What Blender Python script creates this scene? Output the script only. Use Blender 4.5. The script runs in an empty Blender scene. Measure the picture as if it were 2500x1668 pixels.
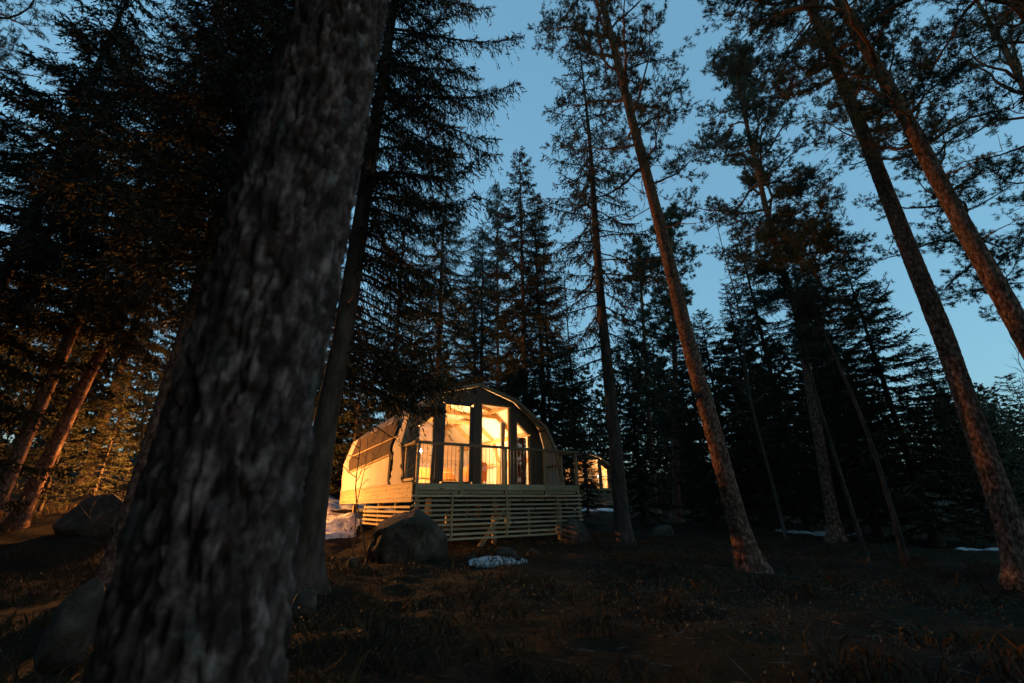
import bpy, bmesh, math, random
import numpy as np
from mathutils import Vector, Matrix

R = math.radians
random.seed(7)
RNG = np.random.default_rng(7)
SC = bpy.context.scene
COL = SC.collection

# ------------------------------------------------------------------ camera, sky, exposure
CZ = 1.25                                   # eye height, metres
FPX, PITCH, ROLL = 1050.0, R(20.8), R(0.7)  # focal length in pixels of a 2500 px wide frame
CAM = np.array([0.0, 0.0, CZ])

cd = bpy.data.cameras.new('camera')
cd.sensor_width = 36.0
cd.lens = FPX / 2500.0 * 36.0
cd.clip_start = 0.05
cd.clip_end = 2000.0
cd.dof.use_dof = True
cd.dof.focus_distance = 11.5
cd.dof.aperture_fstop = 1.7
cam = bpy.data.objects.new('camera', cd)
COL.objects.link(cam)
cam.location = CAM
cam.rotation_euler = (Matrix.Rotation(math.pi / 2 + PITCH, 4, 'X') @ Matrix.Rotation(-ROLL, 4, 'Z')).to_euler()
SC.camera = cam

world = bpy.data.worlds.new('World')
SC.world = world
world.use_nodes = True
wn, wl = world.node_tree.nodes, world.node_tree.links
wn.clear()
sky = wn.new('ShaderNodeTexSky')
sky.sky_type = 'NISHITA'
sky.sun_disc = False
sky.sun_elevation = R(-1.0)
sky.sun_rotation = R(125)
sky.air_density = 1.0
sky.dust_density = 0.6
sky.ozone_density = 2.6
gm = wn.new('ShaderNodeGamma')                       # evens out the brightness between zenith and horizon
gm.inputs['Gamma'].default_value = 0.37
hs = wn.new('ShaderNodeMix')
hs.data_type, hs.blend_type = 'RGBA', 'MULTIPLY'
hs.inputs[0].default_value = 1.0
hs.inputs[7].default_value = (0.52, 0.915, 1.0, 1)
bg = wn.new('ShaderNodeBackground')
bg.inputs['Strength'].default_value = 0.12
wo = wn.new('ShaderNodeOutputWorld')
wl.new(sky.outputs[0], gm.inputs['Color'])
wl.new(gm.outputs[0], hs.inputs[6])
wl.new(hs.outputs[2], bg.inputs['Color'])
wl.new(bg.outputs[0], wo.inputs['Surface'])

sun_d = bpy.data.lights.new('afterglow', 'SUN')     # the last glow after sunset, very weak and soft
sun_d.energy = 0.030
sun_d.angle = R(40)
sun_d.color = (1.0, 0.78, 0.64)
sun = bpy.data.objects.new('afterglow', sun_d)
COL.objects.link(sun)
sun.rotation_euler = (R(82), 0, R(55))

SC.view_settings.view_transform = 'Standard'
SC.view_settings.look = 'None'
SC.view_settings.exposure = 3.22
SC.view_settings.gamma = 1.0
SC.view_settings.use_curve_mapping = False
SC.cycles.use_denoising = True
SC.cycles.max_bounces = 6
SC.cycles.diffuse_bounces = 3
SC.cycles.transparent_max_bounces = 12
SC.cycles.sample_clamp_indirect = 4.0
SC.cycles.caustics_reflective = False
SC.cycles.caustics_refractive = False


def ray(px, py):
    u, v = px - 1250.0, 834.0 - py
    c, s = math.cos(ROLL), math.sin(ROLL)
    u2, v2 = u * c + v * s, -u * s + v * c
    d = np.array([u2, FPX * math.cos(PITCH) - v2 * math.sin(PITCH), v2 * math.cos(PITCH) + FPX * math.sin(PITCH)])
    return d / d[1]


def at(px, py, Y):
    """world point seen at this place of the 2500 px photograph, Y metres ahead"""
    return CAM + ray(px, py) * Y


# ------------------------------------------------------------------ noise
def _hash(ix, iy, iz):
    h = (ix.astype(np.int64) * 374761393 + iy.astype(np.int64) * 668265263 + iz.astype(np.int64) * 2147483647) & 0xffffffff
    h = ((h ^ (h >> 13)) * 1274126177) & 0xffffffff
    h = ((h ^ (h >> 16)) * 2246822519) & 0xffffffff
    return ((h ^ (h >> 15)) & 0xffffff) / float(0xffffff)


def vnoise(x, y, z=0.0):
    x, y, z = np.broadcast_arrays(np.asarray(x, float), np.asarray(y, float), np.asarray(z, float))
    ix, iy, iz = np.floor(x), np.floor(y), np.floor(z)
    fx, fy, fz = x - ix, y - iy, z - iz
    fx, fy, fz = fx * fx * (3 - 2 * fx), fy * fy * (3 - 2 * fy), fz * fz * (3 - 2 * fz)
    r = 0
    for a in (0, 1):
        for b in (0, 1):
            for c in (0, 1):
                w = (fx if a else 1 - fx) * (fy if b else 1 - fy) * (fz if c else 1 - fz)
                r = r + w * _hash(ix + a, iy + b, iz + c)
    return r


def fbm(x, y, z=0.0, o=4):
    r, a, t = 0, 1.0, 0.0
    for k in range(o):
        r = r + a * vnoise(np.asarray(x) * 2 ** k + 17.3 * k, np.asarray(y) * 2 ** k + 5.1 * k, np.asarray(z) * 2 ** k)
        t += a
        a *= 0.5
    return r / t


# ------------------------------------------------------------------ materials
def new_mat(name):
    m = bpy.data.materials.new(name)
    m.use_nodes = True
    nt = m.node_tree
    b = nt.nodes['Principled BSDF']
    return m, nt, b


def N(nt, kind, **kw):
    n = nt.nodes.new(kind)
    for k, v in kw.items():
        if k in n.inputs:
            n.inputs[k].default_value = v
        else:
            setattr(n, k, v)
    return n


def ramp(nt, fac, stops):
    r = nt.nodes.new('ShaderNodeValToRGB')
    e = r.color_ramp.elements
    while len(e) < len(stops):
        e.new(0.5)
    for k, (p, c) in enumerate(stops):
        e[k].position = p
        e[k].color = (*c, 1)
    nt.links.new(fac, r.inputs[0])
    return r.outputs[0]


def noise_mat(name, stops, scale=4.0, stretch=(1, 1, 1), detail=6.0, rough=0.85, bump=0.0, bdist=0.02, vary=0.0, spec=0.3, bscale=None):
    m, nt, b = new_mat(name)
    tc = N(nt, 'ShaderNodeTexCoord')
    mp = N(nt, 'ShaderNodeMapping')
    mp.inputs['Scale'].default_value = stretch
    nt.links.new(tc.outputs['Object'], mp.inputs[0])
    no = N(nt, 'ShaderNodeTexNoise', Scale=scale, Detail=detail, Roughness=0.6)
    nt.links.new(mp.outputs[0], no.inputs['Vector'])
    col = ramp(nt, no.outputs[0], stops)
    if vary:
        oi = N(nt, 'ShaderNodeObjectInfo')
        mr = N(nt, 'ShaderNodeMapRange')
        mr.inputs['To Min'].default_value = 1 - vary
        mr.inputs['To Max'].default_value = 1 + vary
        nt.links.new(oi.outputs['Random'], mr.inputs['Value'])
        h = N(nt, 'ShaderNodeHueSaturation')
        nt.links.new(mr.outputs[0], h.inputs['Value'])
        nt.links.new(col, h.inputs['Color'])
        col = h.outputs[0]
    nt.links.new(col, b.inputs['Base Color'])
    b.inputs['Roughness'].default_value = rough
    b.inputs['Specular IOR Level'].default_value = spec
    if bump:
        n2 = N(nt, 'ShaderNodeTexNoise', Scale=bscale or scale * 2.5, Detail=8.0, Roughness=0.65)
        nt.links.new(mp.outputs[0], n2.inputs['Vector'])
        bp = N(nt, 'ShaderNodeBump', Strength=bump, Distance=bdist)
        nt.links.new(n2.outputs[0], bp.inputs['Height'])
        nt.links.new(bp.outputs[0], b.inputs['Normal'])
    return m


def wood(name, a, b_, c, axis, rough=0.7, vary=0.12):
    st = {'X': (0.5, 14, 14), 'Y': (14, 0.5, 14), 'Z': (14, 14, 0.5)}[axis]
    m = noise_mat(name, [(0.25, c), (0.5, a), (0.8, b_)], scale=2.2, stretch=st, rough=rough, bump=0.25, bdist=0.004, vary=vary)
    nt = m.node_tree
    b = nt.nodes['Principled BSDF']
    src = b.inputs['Base Color'].links[0].from_socket          # knots
    tc = N(nt, 'ShaderNodeTexCoord')
    mp = N(nt, 'ShaderNodeMapping')
    mp.inputs['Scale'].default_value = {'X': (2.2, 7, 7), 'Y': (7, 2.2, 7), 'Z': (7, 7, 2.2)}[axis]
    nt.links.new(tc.outputs['Object'], mp.inputs[0])
    vo = N(nt, 'ShaderNodeTexVoronoi', Scale=1.0)
    nt.links.new(mp.outputs[0], vo.inputs['Vector'])
    k = ramp(nt, vo.outputs['Distance'], [(0.08, (0.25, 0.2, 0.15)), (0.17, (1, 1, 1))])
    mx = N(nt, 'ShaderNodeMix', data_type='RGBA', blend_type='MULTIPLY')
    mx.inputs[0].default_value = 1.0
    nt.links.new(src, mx.inputs[6])
    nt.links.new(k, mx.inputs[7])
    nt.links.new(mx.outputs[2], b.inputs['Base Color'])
    return m


def plain(name, c, rough=0.6, metal=0.0, emit=None, es=1.0):
    m, nt, b = new_mat(name)
    b.inputs['Base Color'].default_value = (*c, 1)
    b.inputs['Roughness'].default_value = rough
    b.inputs['Metallic'].default_value = metal
    if emit:
        b.inputs['Emission Color'].default_value = (*emit, 1)
        b.inputs['Emission Strength'].default_value = es
    return m


M = {}
M['deck_x'] = wood('pale larch boards', (0.46, 0.36, 0.21), (0.56, 0.45, 0.28), (0.32, 0.235, 0.13), 'X', vary=0.28)
M['deck_y'] = wood('pale larch side boards', (0.42, 0.31, 0.16), (0.52, 0.40, 0.22), (0.29, 0.20, 0.10), 'Y')
M['deck_z'] = wood('pale larch posts', (0.38, 0.28, 0.15), (0.48, 0.36, 0.2), (0.25, 0.17, 0.09), 'Z')
M['stain_x'] = wood('brown stained boards', (0.115, 0.08, 0.052), (0.15, 0.105, 0.07), (0.07, 0.048, 0.03), 'X')
M['stain_z'] = wood('brown stained posts', (0.115, 0.08, 0.052), (0.15, 0.105, 0.068), (0.07, 0.048, 0.03), 'Z')
M['rail'] = wood('brown handrail', (0.26, 0.18, 0.105), (0.33, 0.235, 0.14), (0.17, 0.115, 0.065), 'X')
M['frame'] = wood('warm pine window frame', (0.46, 0.27, 0.11), (0.55, 0.34, 0.15), (0.33, 0.18, 0.07), 'Z')
M['beam'] = wood('warm pine beam', (0.46, 0.28, 0.12), (0.55, 0.35, 0.16), (0.34, 0.19, 0.08), 'Y')
M['doorframe'] = plain('dark door frame', (0.02, 0.018, 0.017), 0.45)
M['metal'] = plain('black steel', (0.02, 0.02, 0.02), 0.4, 0.8)
M['steel'] = plain('brushed steel', (0.6, 0.6, 0.58), 0.3, 1.0)
M['canvas'] = noise_mat('beige tent canvas', [(0.3, (0.46, 0.41, 0.33)), (0.7, (0.54, 0.48, 0.39))], scale=1.5, rough=0.9, bump=0.12, bdist=0.003, bscale=60)
M['roof'] = noise_mat('grey weathered roof canvas', [(0.3, (0.13, 0.115, 0.10)), (0.7, (0.19, 0.17, 0.15))], scale=1.5, rough=0.85, bump=0.12, bdist=0.003, bscale=60)
M['liner'] = noise_mat('cream tent liner', [(0.3, (0.72, 0.63, 0.5)), (0.7, (0.78, 0.70, 0.57))], scale=1.2, rough=0.9)
M['mesh'] = noise_mat('brown flap with wall shade', [(0.3, (0.036, 0.024, 0.015)), (0.7, (0.07, 0.045, 0.027))], scale=2.0, rough=0.9)  # flap brown, kept dark to carry the upper wall's shade too
M['strap'] = noise_mat('tan webbing strap', [(0.3, (0.42, 0.29, 0.14)), (0.7, (0.50, 0.35, 0.18))], scale=9, rough=0.9)
M['darkstrap'] = plain('dark seam webbing', (0.016, 0.011, 0.008), 0.9)
M['plank_in'] = wood('interior plank wall', (0.52, 0.38, 0.28), (0.6, 0.46, 0.35), (0.42, 0.29, 0.2), 'X')
M['blanket'] = noise_mat('orange wool blanket', [(0.3, (0.42, 0.15, 0.04)), (0.7, (0.55, 0.22, 0.06))], scale=12, rough=0.95, bump=0.3)
M['linen'] = noise_mat('white linen', [(0.3, (0.66, 0.6, 0.58)), (0.7, (0.76, 0.7, 0.67))], scale=6, rough=0.9)
M['curtain'] = noise_mat('red brown curtain', [(0.3, (0.20, 0.07, 0.03)), (0.7, (0.28, 0.1, 0.04))], scale=6, stretch=(1, 1, .2), rough=0.95)
M['net'] = noise_mat('cream curtain', [(0.3, (0.7, 0.62, 0.5)), (0.7, (0.8, 0.72, 0.6))], scale=6, stretch=(1, 1, .2), rough=0.95)
M['bulb'] = plain('lit bulb', (1, 0.9, 0.7), 0.5, 0, (1.0, 0.72, 0.36), 60.0)
M['shade'] = plain('lit lamp shade', (0.9, 0.8, 0.6), 0.8, 0, (1.0, 0.66, 0.28), 6.0)
M['snow'] = noise_mat('old snow', [(0.30, (0.05, 0.04, 0.03)), (0.37, (0.42, 0.43, 0.45)), (0.6, (0.66, 0.67, 0.69))], scale=7, rough=0.7, bump=0.35, bdist=0.02)
M['bark_spruce'] = noise_mat('spruce bark', [(0.3, (0.03, 0.021, 0.016)), (0.5, (0.08, 0.057, 0.043)), (0.75, (0.14, 0.105, 0.082))], scale=9, stretch=(1, 1, .35), rough=0.95, bump=0.9, bdist=0.02)
M['limb'] = noise_mat('dark limb bark', [(0.3, (0.04, 0.028, 0.02)), (0.7, (0.08, 0.056, 0.04))], scale=12, rough=0.95)
M['pine_limb'] = noise_mat('pine limb bark', [(0.3, (0.10, 0.058, 0.035)), (0.7, (0.18, 0.10, 0.055))], scale=12, rough=0.95)
M['birch_bark'] = noise_mat('thin bare stem bark', [(0.3, (0.06, 0.045, 0.034)), (0.7, (0.13, 0.10, 0.075))], scale=14, rough=0.9)
M['needle'] = noise_mat('spruce needles', [(0.3, (0.022, 0.023, 0.009)), (0.7, (0.046, 0.044, 0.017))], scale=1.3, rough=0.75, vary=0.2)
M['pine_needle'] = noise_mat('pine needles', [(0.3, (0.035, 0.058, 0.034)), (0.7, (0.06, 0.088, 0.05))], scale=1.3, rough=0.6, vary=0.15)
M['heather'] = noise_mat('dry heather', [(0.3, (0.035, 0.021, 0.009)), (0.7, (0.08, 0.05, 0.02))], scale=1.5, rough=0.9)
M['scrub'] = noise_mat('bilberry leaves', [(0.3, (0.03, 0.032, 0.012)), (0.7, (0.07, 0.045, 0.02))], scale=3, rough=0.6)


def pine_bark(name, lichen=0.5, warm=0.0, ls=5.0, k=1.0):
    m, nt, b = new_mat(name)
    tc = N(nt, 'ShaderNodeTexCoord')
    mp = N(nt, 'ShaderNodeMapping')
    mp.inputs['Scale'].default_value = (1, 1, 0.55)
    nt.links.new(tc.outputs['Object'], mp.inputs[0])
    no = N(nt, 'ShaderNodeTexNoise', Scale=22.0, Detail=8.0, Roughness=0.7)
    nt.links.new(mp.outputs[0], no.inputs['Vector'])
    w = warm
    c = ramp(nt, no.outputs[0], [(0.36, (k * (0.04 + .03 * w), k * 0.03, k * 0.024)), (0.5, (k * (0.115 + .07 * w), k * (0.085 + .005 * w), k * (0.075 - .025 * w))),
                                 (0.63, (k * (0.33 + .08 * w), k * (0.27 - .06 * w), k * (0.25 - .12 * w)))])
    n2 = N(nt, 'ShaderNodeTexNoise', Scale=ls, Detail=5.0, Roughness=0.7)
    nt.links.new(tc.outputs['Object'], n2.inputs['Vector'])
    pa = N(nt, 'ShaderNodeTexNoise', Scale=16.0, Detail=4.0, Roughness=0.6)
    nt.links.new(mp.outputs[0], pa.inputs['Vector'])
    pr = ramp(nt, pa.outputs[0], [(0.40, (0.62 + .25 * w, 0.58 + .25 * w, 0.56 + .25 * w)), (0.62, (1.45 - .3 * w, 1.38 - .3 * w, 1.36 - .3 * w))])
    pm = N(nt, 'ShaderNodeMix', data_type='RGBA', blend_type='MULTIPLY')
    pm.inputs[0].default_value = 1.0
    nt.links.new(c, pm.inputs[6])
    nt.links.new(pr, pm.inputs[7])
    c = pm.outputs[2]
    f = ramp(nt, n2.outputs[0], [(0.58, (0, 0, 0)), (0.66, (lichen,) * 3)])
    mx = N(nt, 'ShaderNodeMix', data_type='RGBA')
    nt.links.new(f, mx.inputs[0])
    nt.links.new(c, mx.inputs[6])
    mx.inputs[7].default_value = (0.16, 0.22, 0.21, 1)
    at_ = N(nt, 'ShaderNodeAttribute', attribute_name='plate')      # cork plates are grey, the cracks between them dark brown
    fz = ramp(nt, at_.outputs['Fac'], [(0.22, (0, 0, 0)), (0.70, (1, 1, 1))])
    if w:                                                # Scots pine bark turns thin and orange higher up
        sp = N(nt, 'ShaderNodeSeparateXYZ')
        nt.links.new(tc.outputs['Object'], sp.inputs[0])
        zr = N(nt, 'ShaderNodeMapRange')
        zr.inputs['From Min'].default_value, zr.inputs['From Max'].default_value = 4.0, 9.5
        nt.links.new(sp.outputs['Z'], zr.inputs['Value'])
        n4 = N(nt, 'ShaderNodeMath', operation='MULTIPLY')
        nt.links.new(zr.outputs[0], n4.inputs[0])
        n4.inputs[1].default_value = 0.75
        m3 = N(nt, 'ShaderNodeMix', data_type='RGBA')
        nt.links.new(n4.outputs[0], m3.inputs[0])
        nt.links.new(mx.outputs[2], m3.inputs[6])
        oc = ramp(nt, no.outputs[0], [(0.3, (0.09, 0.045, 0.022)), (0.55, (0.20, 0.105, 0.05)), (0.75, (0.27, 0.16, 0.085))])
        nt.links.new(oc, m3.inputs[7])
        mx = m3
    m2 = N(nt, 'ShaderNodeMix', data_type='RGBA')
    nt.links.new(fz, m2.inputs[0])
    m2.inputs[6].default_value = (0.022 + .03 * w, 0.014 + .014 * w, 0.010 + .004 * w, 1)
    nt.links.new(mx.outputs[2], m2.inputs[7])
    nt.links.new(m2.outputs[2], b.inputs['Base Color'])
    b.inputs['Roughness'].default_value = 0.95
    b.inputs['Specular IOR Level'].default_value = 0.15
    bp = N(nt, 'ShaderNodeBump', Strength=0.7, Distance=0.012)
    n3 = N(nt, 'ShaderNodeTexNoise', Scale=40.0, Detail=6.0, Roughness=0.7)
    nt.links.new(mp.outputs[0], n3.inputs['Vector'])
    nt.links.new(n3.outputs[0], bp.inputs['Height'])
    nt.links.new(bp.outputs[0], b.inputs['Normal'])
    return m


M['bark_pine_near'] = pine_bark('grey plated pine bark', 0.3, 0.0, 9.0, 0.72)
M['bark_pine'] = pine_bark('reddish plated pine bark', 0.3, 0.6)


def rock_mat(name, moss=0.5):
    m, nt, b = new_mat(name)
    tc = N(nt, 'ShaderNodeTexCoord')
    no = N(nt, 'ShaderNodeTexNoise', Scale=3.0, Detail=10.0, Roughness=0.7)
    nt.links.new(tc.outputs['Object'], no.inputs['Vector'])
    c = ramp(nt, no.outputs[0], [(0.3, (0.03, 0.024, 0.018)), (0.5, (0.08, 0.058, 0.038)), (0.66, (0.20, 0.155, 0.115))])
    n2 = N(nt, 'ShaderNodeTexNoise', Scale=2.2, Detail=6.0, Roughness=0.7)
    mp = N(nt, 'ShaderNodeMapping')
    mp.inputs['Location'].default_value = (3, 8, 1)
    nt.links.new(tc.outputs['Object'], mp.inputs[0])
    nt.links.new(mp.outputs[0], n2.inputs['Vector'])
    f = ramp(nt, n2.outputs[0], [(0.46, (0, 0, 0)), (0.56, (moss,) * 3)])
    mx = N(nt, 'ShaderNodeMix', data_type='RGBA')
    nt.links.new(f, mx.inputs[0])
    nt.links.new(c, mx.inputs[6])
    mx.inputs[7].default_value = (0.035, 0.030, 0.012, 1)
    nt.links.new(mx.outputs[2], b.inputs['Base Color'])
    b.inputs['Roughness'].default_value = 0.9
    bp = N(nt, 'ShaderNodeBump', Strength=1.0, Distance=0.06)
    n3 = N(nt, 'ShaderNodeTexNoise', Scale=14.0, Detail=9.0, Roughness=0.7)
    nt.links.new(tc.outputs['Object'], n3.inputs['Vector'])
    nt.links.new(n3.outputs[0], bp.inputs['Height'])
    nt.links.new(bp.outputs[0], b.inputs['Normal'])
    return m


M['rock'] = rock_mat('grey granite with moss', 0.85)
M['rock_moss'] = rock_mat('mossy rock', 1.0)
M['stone'] = rock_mat('grey lichened stone', 0.3)


def glass_mat():
    m = bpy.data.materials.new('window glass')
    m.use_nodes = True
    nt = m.node_tree
    nt.nodes.clear()
    o = N(nt, 'ShaderNodeOutputMaterial')
    t = N(nt, 'ShaderNodeBsdfTransparent')
    g = N(nt, 'ShaderNodeBsdfGlossy', Roughness=0.02)
    fr = N(nt, 'ShaderNodeFresnel', IOR=1.45)
    mx = N(nt, 'ShaderNodeMixShader')
    nt.links.new(fr.outputs[0], mx.inputs[0])
    nt.links.new(t.outputs[0], mx.inputs[1])
    nt.links.new(g.outputs[0], mx.inputs[2])
    nt.links.new(mx.outputs[0], o.inputs[0])
    return m


M['glass'] = glass_mat()


def ground_mat():
    m, nt, b = new_mat('forest floor')
    tc = N(nt, 'ShaderNodeTexCoord')
    no = N(nt, 'ShaderNodeTexNoise', Scale=0.9, Detail=8.0, Roughness=0.65)
    nt.links.new(tc.outputs['Object'], no.inputs['Vector'])
    c = ramp(nt, no.outputs[0], [(0.32, (0.015, 0.010, 0.006)), (0.5, (0.028, 0.019, 0.010)), (0.66, (0.024, 0.023, 0.009))])
    n2 = N(nt, 'ShaderNodeTexNoise', Scale=26.0, Detail=6.0, Roughness=0.7)
    nt.links.new(tc.outputs['Object'], n2.inputs['Vector'])
    k = ramp(nt, n2.outputs[0], [(0.35, (0.45, 0.45, 0.45)), (0.7, (1.5, 1.4, 1.3))])
    mx = N(nt, 'ShaderNodeMix', data_type='RGBA', blend_type='MULTIPLY')
    mx.inputs[0].default_value = 1.0
    nt.links.new(c, mx.inputs[6])
    nt.links.new(k, mx.inputs[7])
    nt.links.new(mx.outputs[2], b.inputs['Base Color'])
    b.inputs['Roughness'].default_value = 0.95
    b.inputs['Specular IOR Level'].default_value = 0.15
    bp = N(nt, 'ShaderNodeBump', Strength=1.0, Distance=0.05)
    nt.links.new(n2.outputs[0], bp.inputs['Height'])
    nt.links.new(bp.outputs[0], b.inputs['Normal'])
    return m


M['ground'] = ground_mat()


# ------------------------------------------------------------------ mesh helpers
def mesh_np(name, V, F, mat, smooth=False):
    """V (n,3); F a list of integer arrays, each (m,k)"""
    V = np.asarray(V, np.float32)
    F = [np.asarray(f, np.int32) for f in F if len(f)]
    me = bpy.data.meshes.new(name)
    me.vertices.add(len(V))
    me.vertices.foreach_set('co', V.ravel())
    nl = sum(f.size for f in F)
    me.loops.add(nl)
    me.loops.foreach_set('vertex_index', np.concatenate([f.ravel() for f in F]))
    sizes = np.concatenate([np.full(len(f), f.shape[1], np.int32) for f in F])
    me.polygons.add(len(sizes))
    me.polygons.foreach_set('loop_start', np.concatenate(([0], np.cumsum(sizes)[:-1])).astype(np.int32))
    me.polygons.foreach_set('use_smooth', np.full(len(sizes), smooth))
    me.update(calc_edges=True)
    me.validate()
    if mat:
        me.materials.append(mat)
    return me


def link(name, data, parent=None, loc=None, rot=None):
    o = bpy.data.objects.new(name, data)
    COL.objects.link(o)
    if parent is not None:
        o.parent = parent
    if loc is not None:
        o.location = loc
    if rot is not None:
        o.rotation_euler = rot
    return o


def tag(o, label=None, cat=None, group=None, kind=None):
    if label:
        o['label'] = label
    if cat:
        o['category'] = cat
    if group:
        o['group'] = group
    if kind:
        o['kind'] = kind
    return o


def empty(name, loc, rz=0.0, label=None, cat=None, group=None):
    o = bpy.data.objects.new(name, None)
    COL.objects.link(o)
    o.empty_display_size = 0.2
    o.location = loc
    o.rotation_euler = (0, 0, rz)
    return tag(o, label, cat, group)


def copy_tree(o, parent=None):
    c = o.copy()
    COL.objects.link(c)
    if parent is not None:
        c.parent = parent
    for ch in list(o.children):
        copy_tree(ch, c)
    return c


class MB:
    """collects boxes, tubes and the like for ONE mesh"""
    def __init__(s):
        s.V, s.F, s.n = [], {}, 0

    def add(s, V, F):
        V = np.asarray(V, float)
        F = np.asarray(F, int)
        s.V.append(V)
        s.F.setdefault(F.shape[1], []).append(F + s.n)
        s.n += len(V)
        return s

    def box(s, x0, x1, y0, y1, z0, z1):
        V = [(x, y, z) for x in (x0, x1) for y in (y0, y1) for z in (z0, z1)]
        return s.add(V, [(0, 1, 3, 2), (4, 6, 7, 5), (0, 4, 5, 1), (2, 3, 7, 6), (0, 2, 6, 4), (1, 5, 7, 3)])

    def bar(s, a, b, w, h, up=(0, 0, 1)):
        a, b, up = np.array(a, float), np.array(b, float), np.array(up, float)
        d = (b - a) / np.linalg.norm(b - a)
        x = np.cross(d, up)
        x /= np.linalg.norm(x)
        y = np.cross(x, d)
        V = [p + x * i * w / 2 + y * j * h / 2 for p in (a, b) for i in (-1, 1) for j in (-1, 1)]
        return s.add(V, [(0, 1, 3, 2), (4, 6, 7, 5), (0, 4, 5, 1), (2, 3, 7, 6), (0, 2, 6, 4), (1, 5, 7, 3)])

    def tube(s, P, r, sides=6, cap=True):
        P = np.asarray(P, float)
        n = len(P)
        r = np.broadcast_to(np.asarray(r, float), (n,))
        T = np.gradient(P, axis=0)
        T /= np.linalg.norm(T, axis=1)[:, None] + 1e-9
        ref = np.array([1, 0, 0.0]) if abs(T[0][2]) > 0.8 else np.array([0, 0, 1.0])
        X = np.cross(T, ref)
        X /= np.linalg.norm(X, axis=1)[:, None] + 1e-9
        Y = np.cross(T, X)
        a = np.arange(sides) * 2 * math.pi / sides
        V = P[:, None, :] + r[:, None, None] * (np.cos(a)[None, :, None] * X[:, None, :] + np.sin(a)[None, :, None] * Y[:, None, :])
        i, j = np.meshgrid(np.arange(n - 1), np.arange(sides), indexing='ij')
        k = (j + 1) % sides
        Q = np.stack([i * sides + j, i * sides + k, (i + 1) * sides + k, (i + 1) * sides + j], -1).reshape(-1, 4)
        b0 = s.n
        s.add(V.reshape(-1, 3), Q)
        if cap:
            for base in (0, (n - 1) * sides):
                for q in range(1, sides - 1):
                    s.F.setdefault(3, []).append(np.array([[base, base + q, base + q + 1]]) + b0)
        return s

    def lathe(s, prof, sides=16, c=(0, 0, 0)):
        a = np.arange(sides) * 2 * math.pi / sides
        V = [(c[0] + r * math.cos(t), c[1] + r * math.sin(t), c[2] + z) for r, z in prof for t in a]
        n = len(prof)
        i, j = np.meshgrid(np.arange(n - 1), np.arange(sides), indexing='ij')
        k = (j + 1) % sides
        return s.add(V, np.stack([i * sides + j, i * sides + k, (i + 1) * sides + k, (i + 1) * sides + j], -1).reshape(-1, 4))

    def mesh(s, name, mat, smooth=False):
        return mesh_np(name, np.concatenate(s.V), [np.concatenate(f) for f in s.F.values()], mat, smooth)

    def build(s, name, mat, parent=None, smooth=False, loc=None, rot=None):
        return link(name, s.mesh(name, mat, smooth), parent, loc, rot)


# ------------------------------------------------------------------ cabin axes and the ground
A1 = R(32.5)
E1 = np.array([math.cos(A1), math.sin(A1)])
E2 = np.array([-math.sin(A1), math.cos(A1)])
P0 = np.array([-2.322, 10.5, 1.758])        # deck floor, front left corner


def terrain(x, y):
    x, y = np.asarray(x, float), np.asarray(y, float)
    a = (x - P0[0]) * E2[0] + (y - P0[1]) * E2[1]
    ap = np.maximum(a, 0)
    am = np.minimum(a, 0)
    t = (x - P0[0]) * E1[0] + (y - P0[1]) * E1[1]
    lf = np.clip((7 - t) / 9, 0, 1)
    lf = lf * lf * (3 - 2 * lf)
    h = 0.20 + (0.055 + 0.11 * lf) * np.minimum(ap, 40) - 0.0010 * np.minimum(ap, 40) ** 2 + 0.010 * np.maximum(am, -25)
    h = h + 0.5 * (fbm(x * .16 + 3, y * .16 + 9, 0, 3) - .5) + 0.28 * (fbm(x * .7, y * .7, 2, 3) - .5) + 0.14 * (fbm(x * 2.3, y * 2.3, 5, 3) - .5)
    d = np.hypot(x, y)
    h = h + 0.075 * np.clip(d - 42, 0, 160)
    h = np.where(d < 2.5, h * (d / 2.5) + (1 - d / 2.5) * 0.05, h)
    return h


def gz(x, y):
    return float(terrain(np.array([x]), np.array([y]))[0])


u = np.linspace(-1, 1, 301)
gx = 260 * np.sinh(6 * u) / math.sinh(6)
v = np.linspace(-0.62, 1, 310)
gy = 6 + 400 * np.sinh(6 * v) / math.sinh(6)
GX, GY = np.meshgrid(gx, gy, indexing='xy')
GZ = terrain(GX, GY)
nx, ny = len(gx), len(gy)
i, j = np.meshgrid(np.arange(ny - 1), np.arange(nx - 1), indexing='ij')
Q = np.stack([i * nx + j, i * nx + j + 1, (i + 1) * nx + j + 1, (i + 1) * nx + j], -1).reshape(-1, 4)
tag(link('ground', mesh_np('ground', np.stack([GX, GY, GZ], -1).reshape(-1, 3), [Q], M['ground'], True)),
    'dark sloping forest floor of heath and needles', None, None, 'structure')


# ------------------------------------------------------------------ the cabin
PROF = [(-2.52, 0.0), (-2.56, 1.0), (-2.30, 1.86), (-1.28, 2.70), (0.0, 3.08)]
PROF = PROF + [(-a, b) for a, b in PROF[-2::-1]]          # t from the middle, z
TC = 2.52
FS = 1.6                                                   # facade stands this far behind the deck edge


def front_s(z):
    return 0.75 + 0.27 * z


def clip_poly(poly, n, c, keep):
    """clip a convex 2D polygon by n.p <= c (keep=-1) or >= c (keep=1)"""
    out = []
    m = len(poly)
    for k in range(m):
        p, q = poly[k], poly[(k + 1) % m]
        dp, dq = (n[0] * p[0] + n[1] * p[1] - c) * keep, (n[0] * q[0] + n[1] * q[1] - c) * keep
        if dp >= 0:
            out.append(p)
        if dp * dq < 0:
            f = dp / (dp - dq)
            out.append((p[0] + f * (q[0] - p[0]), p[1] + f * (q[1] - p[1])))
    return out


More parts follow.
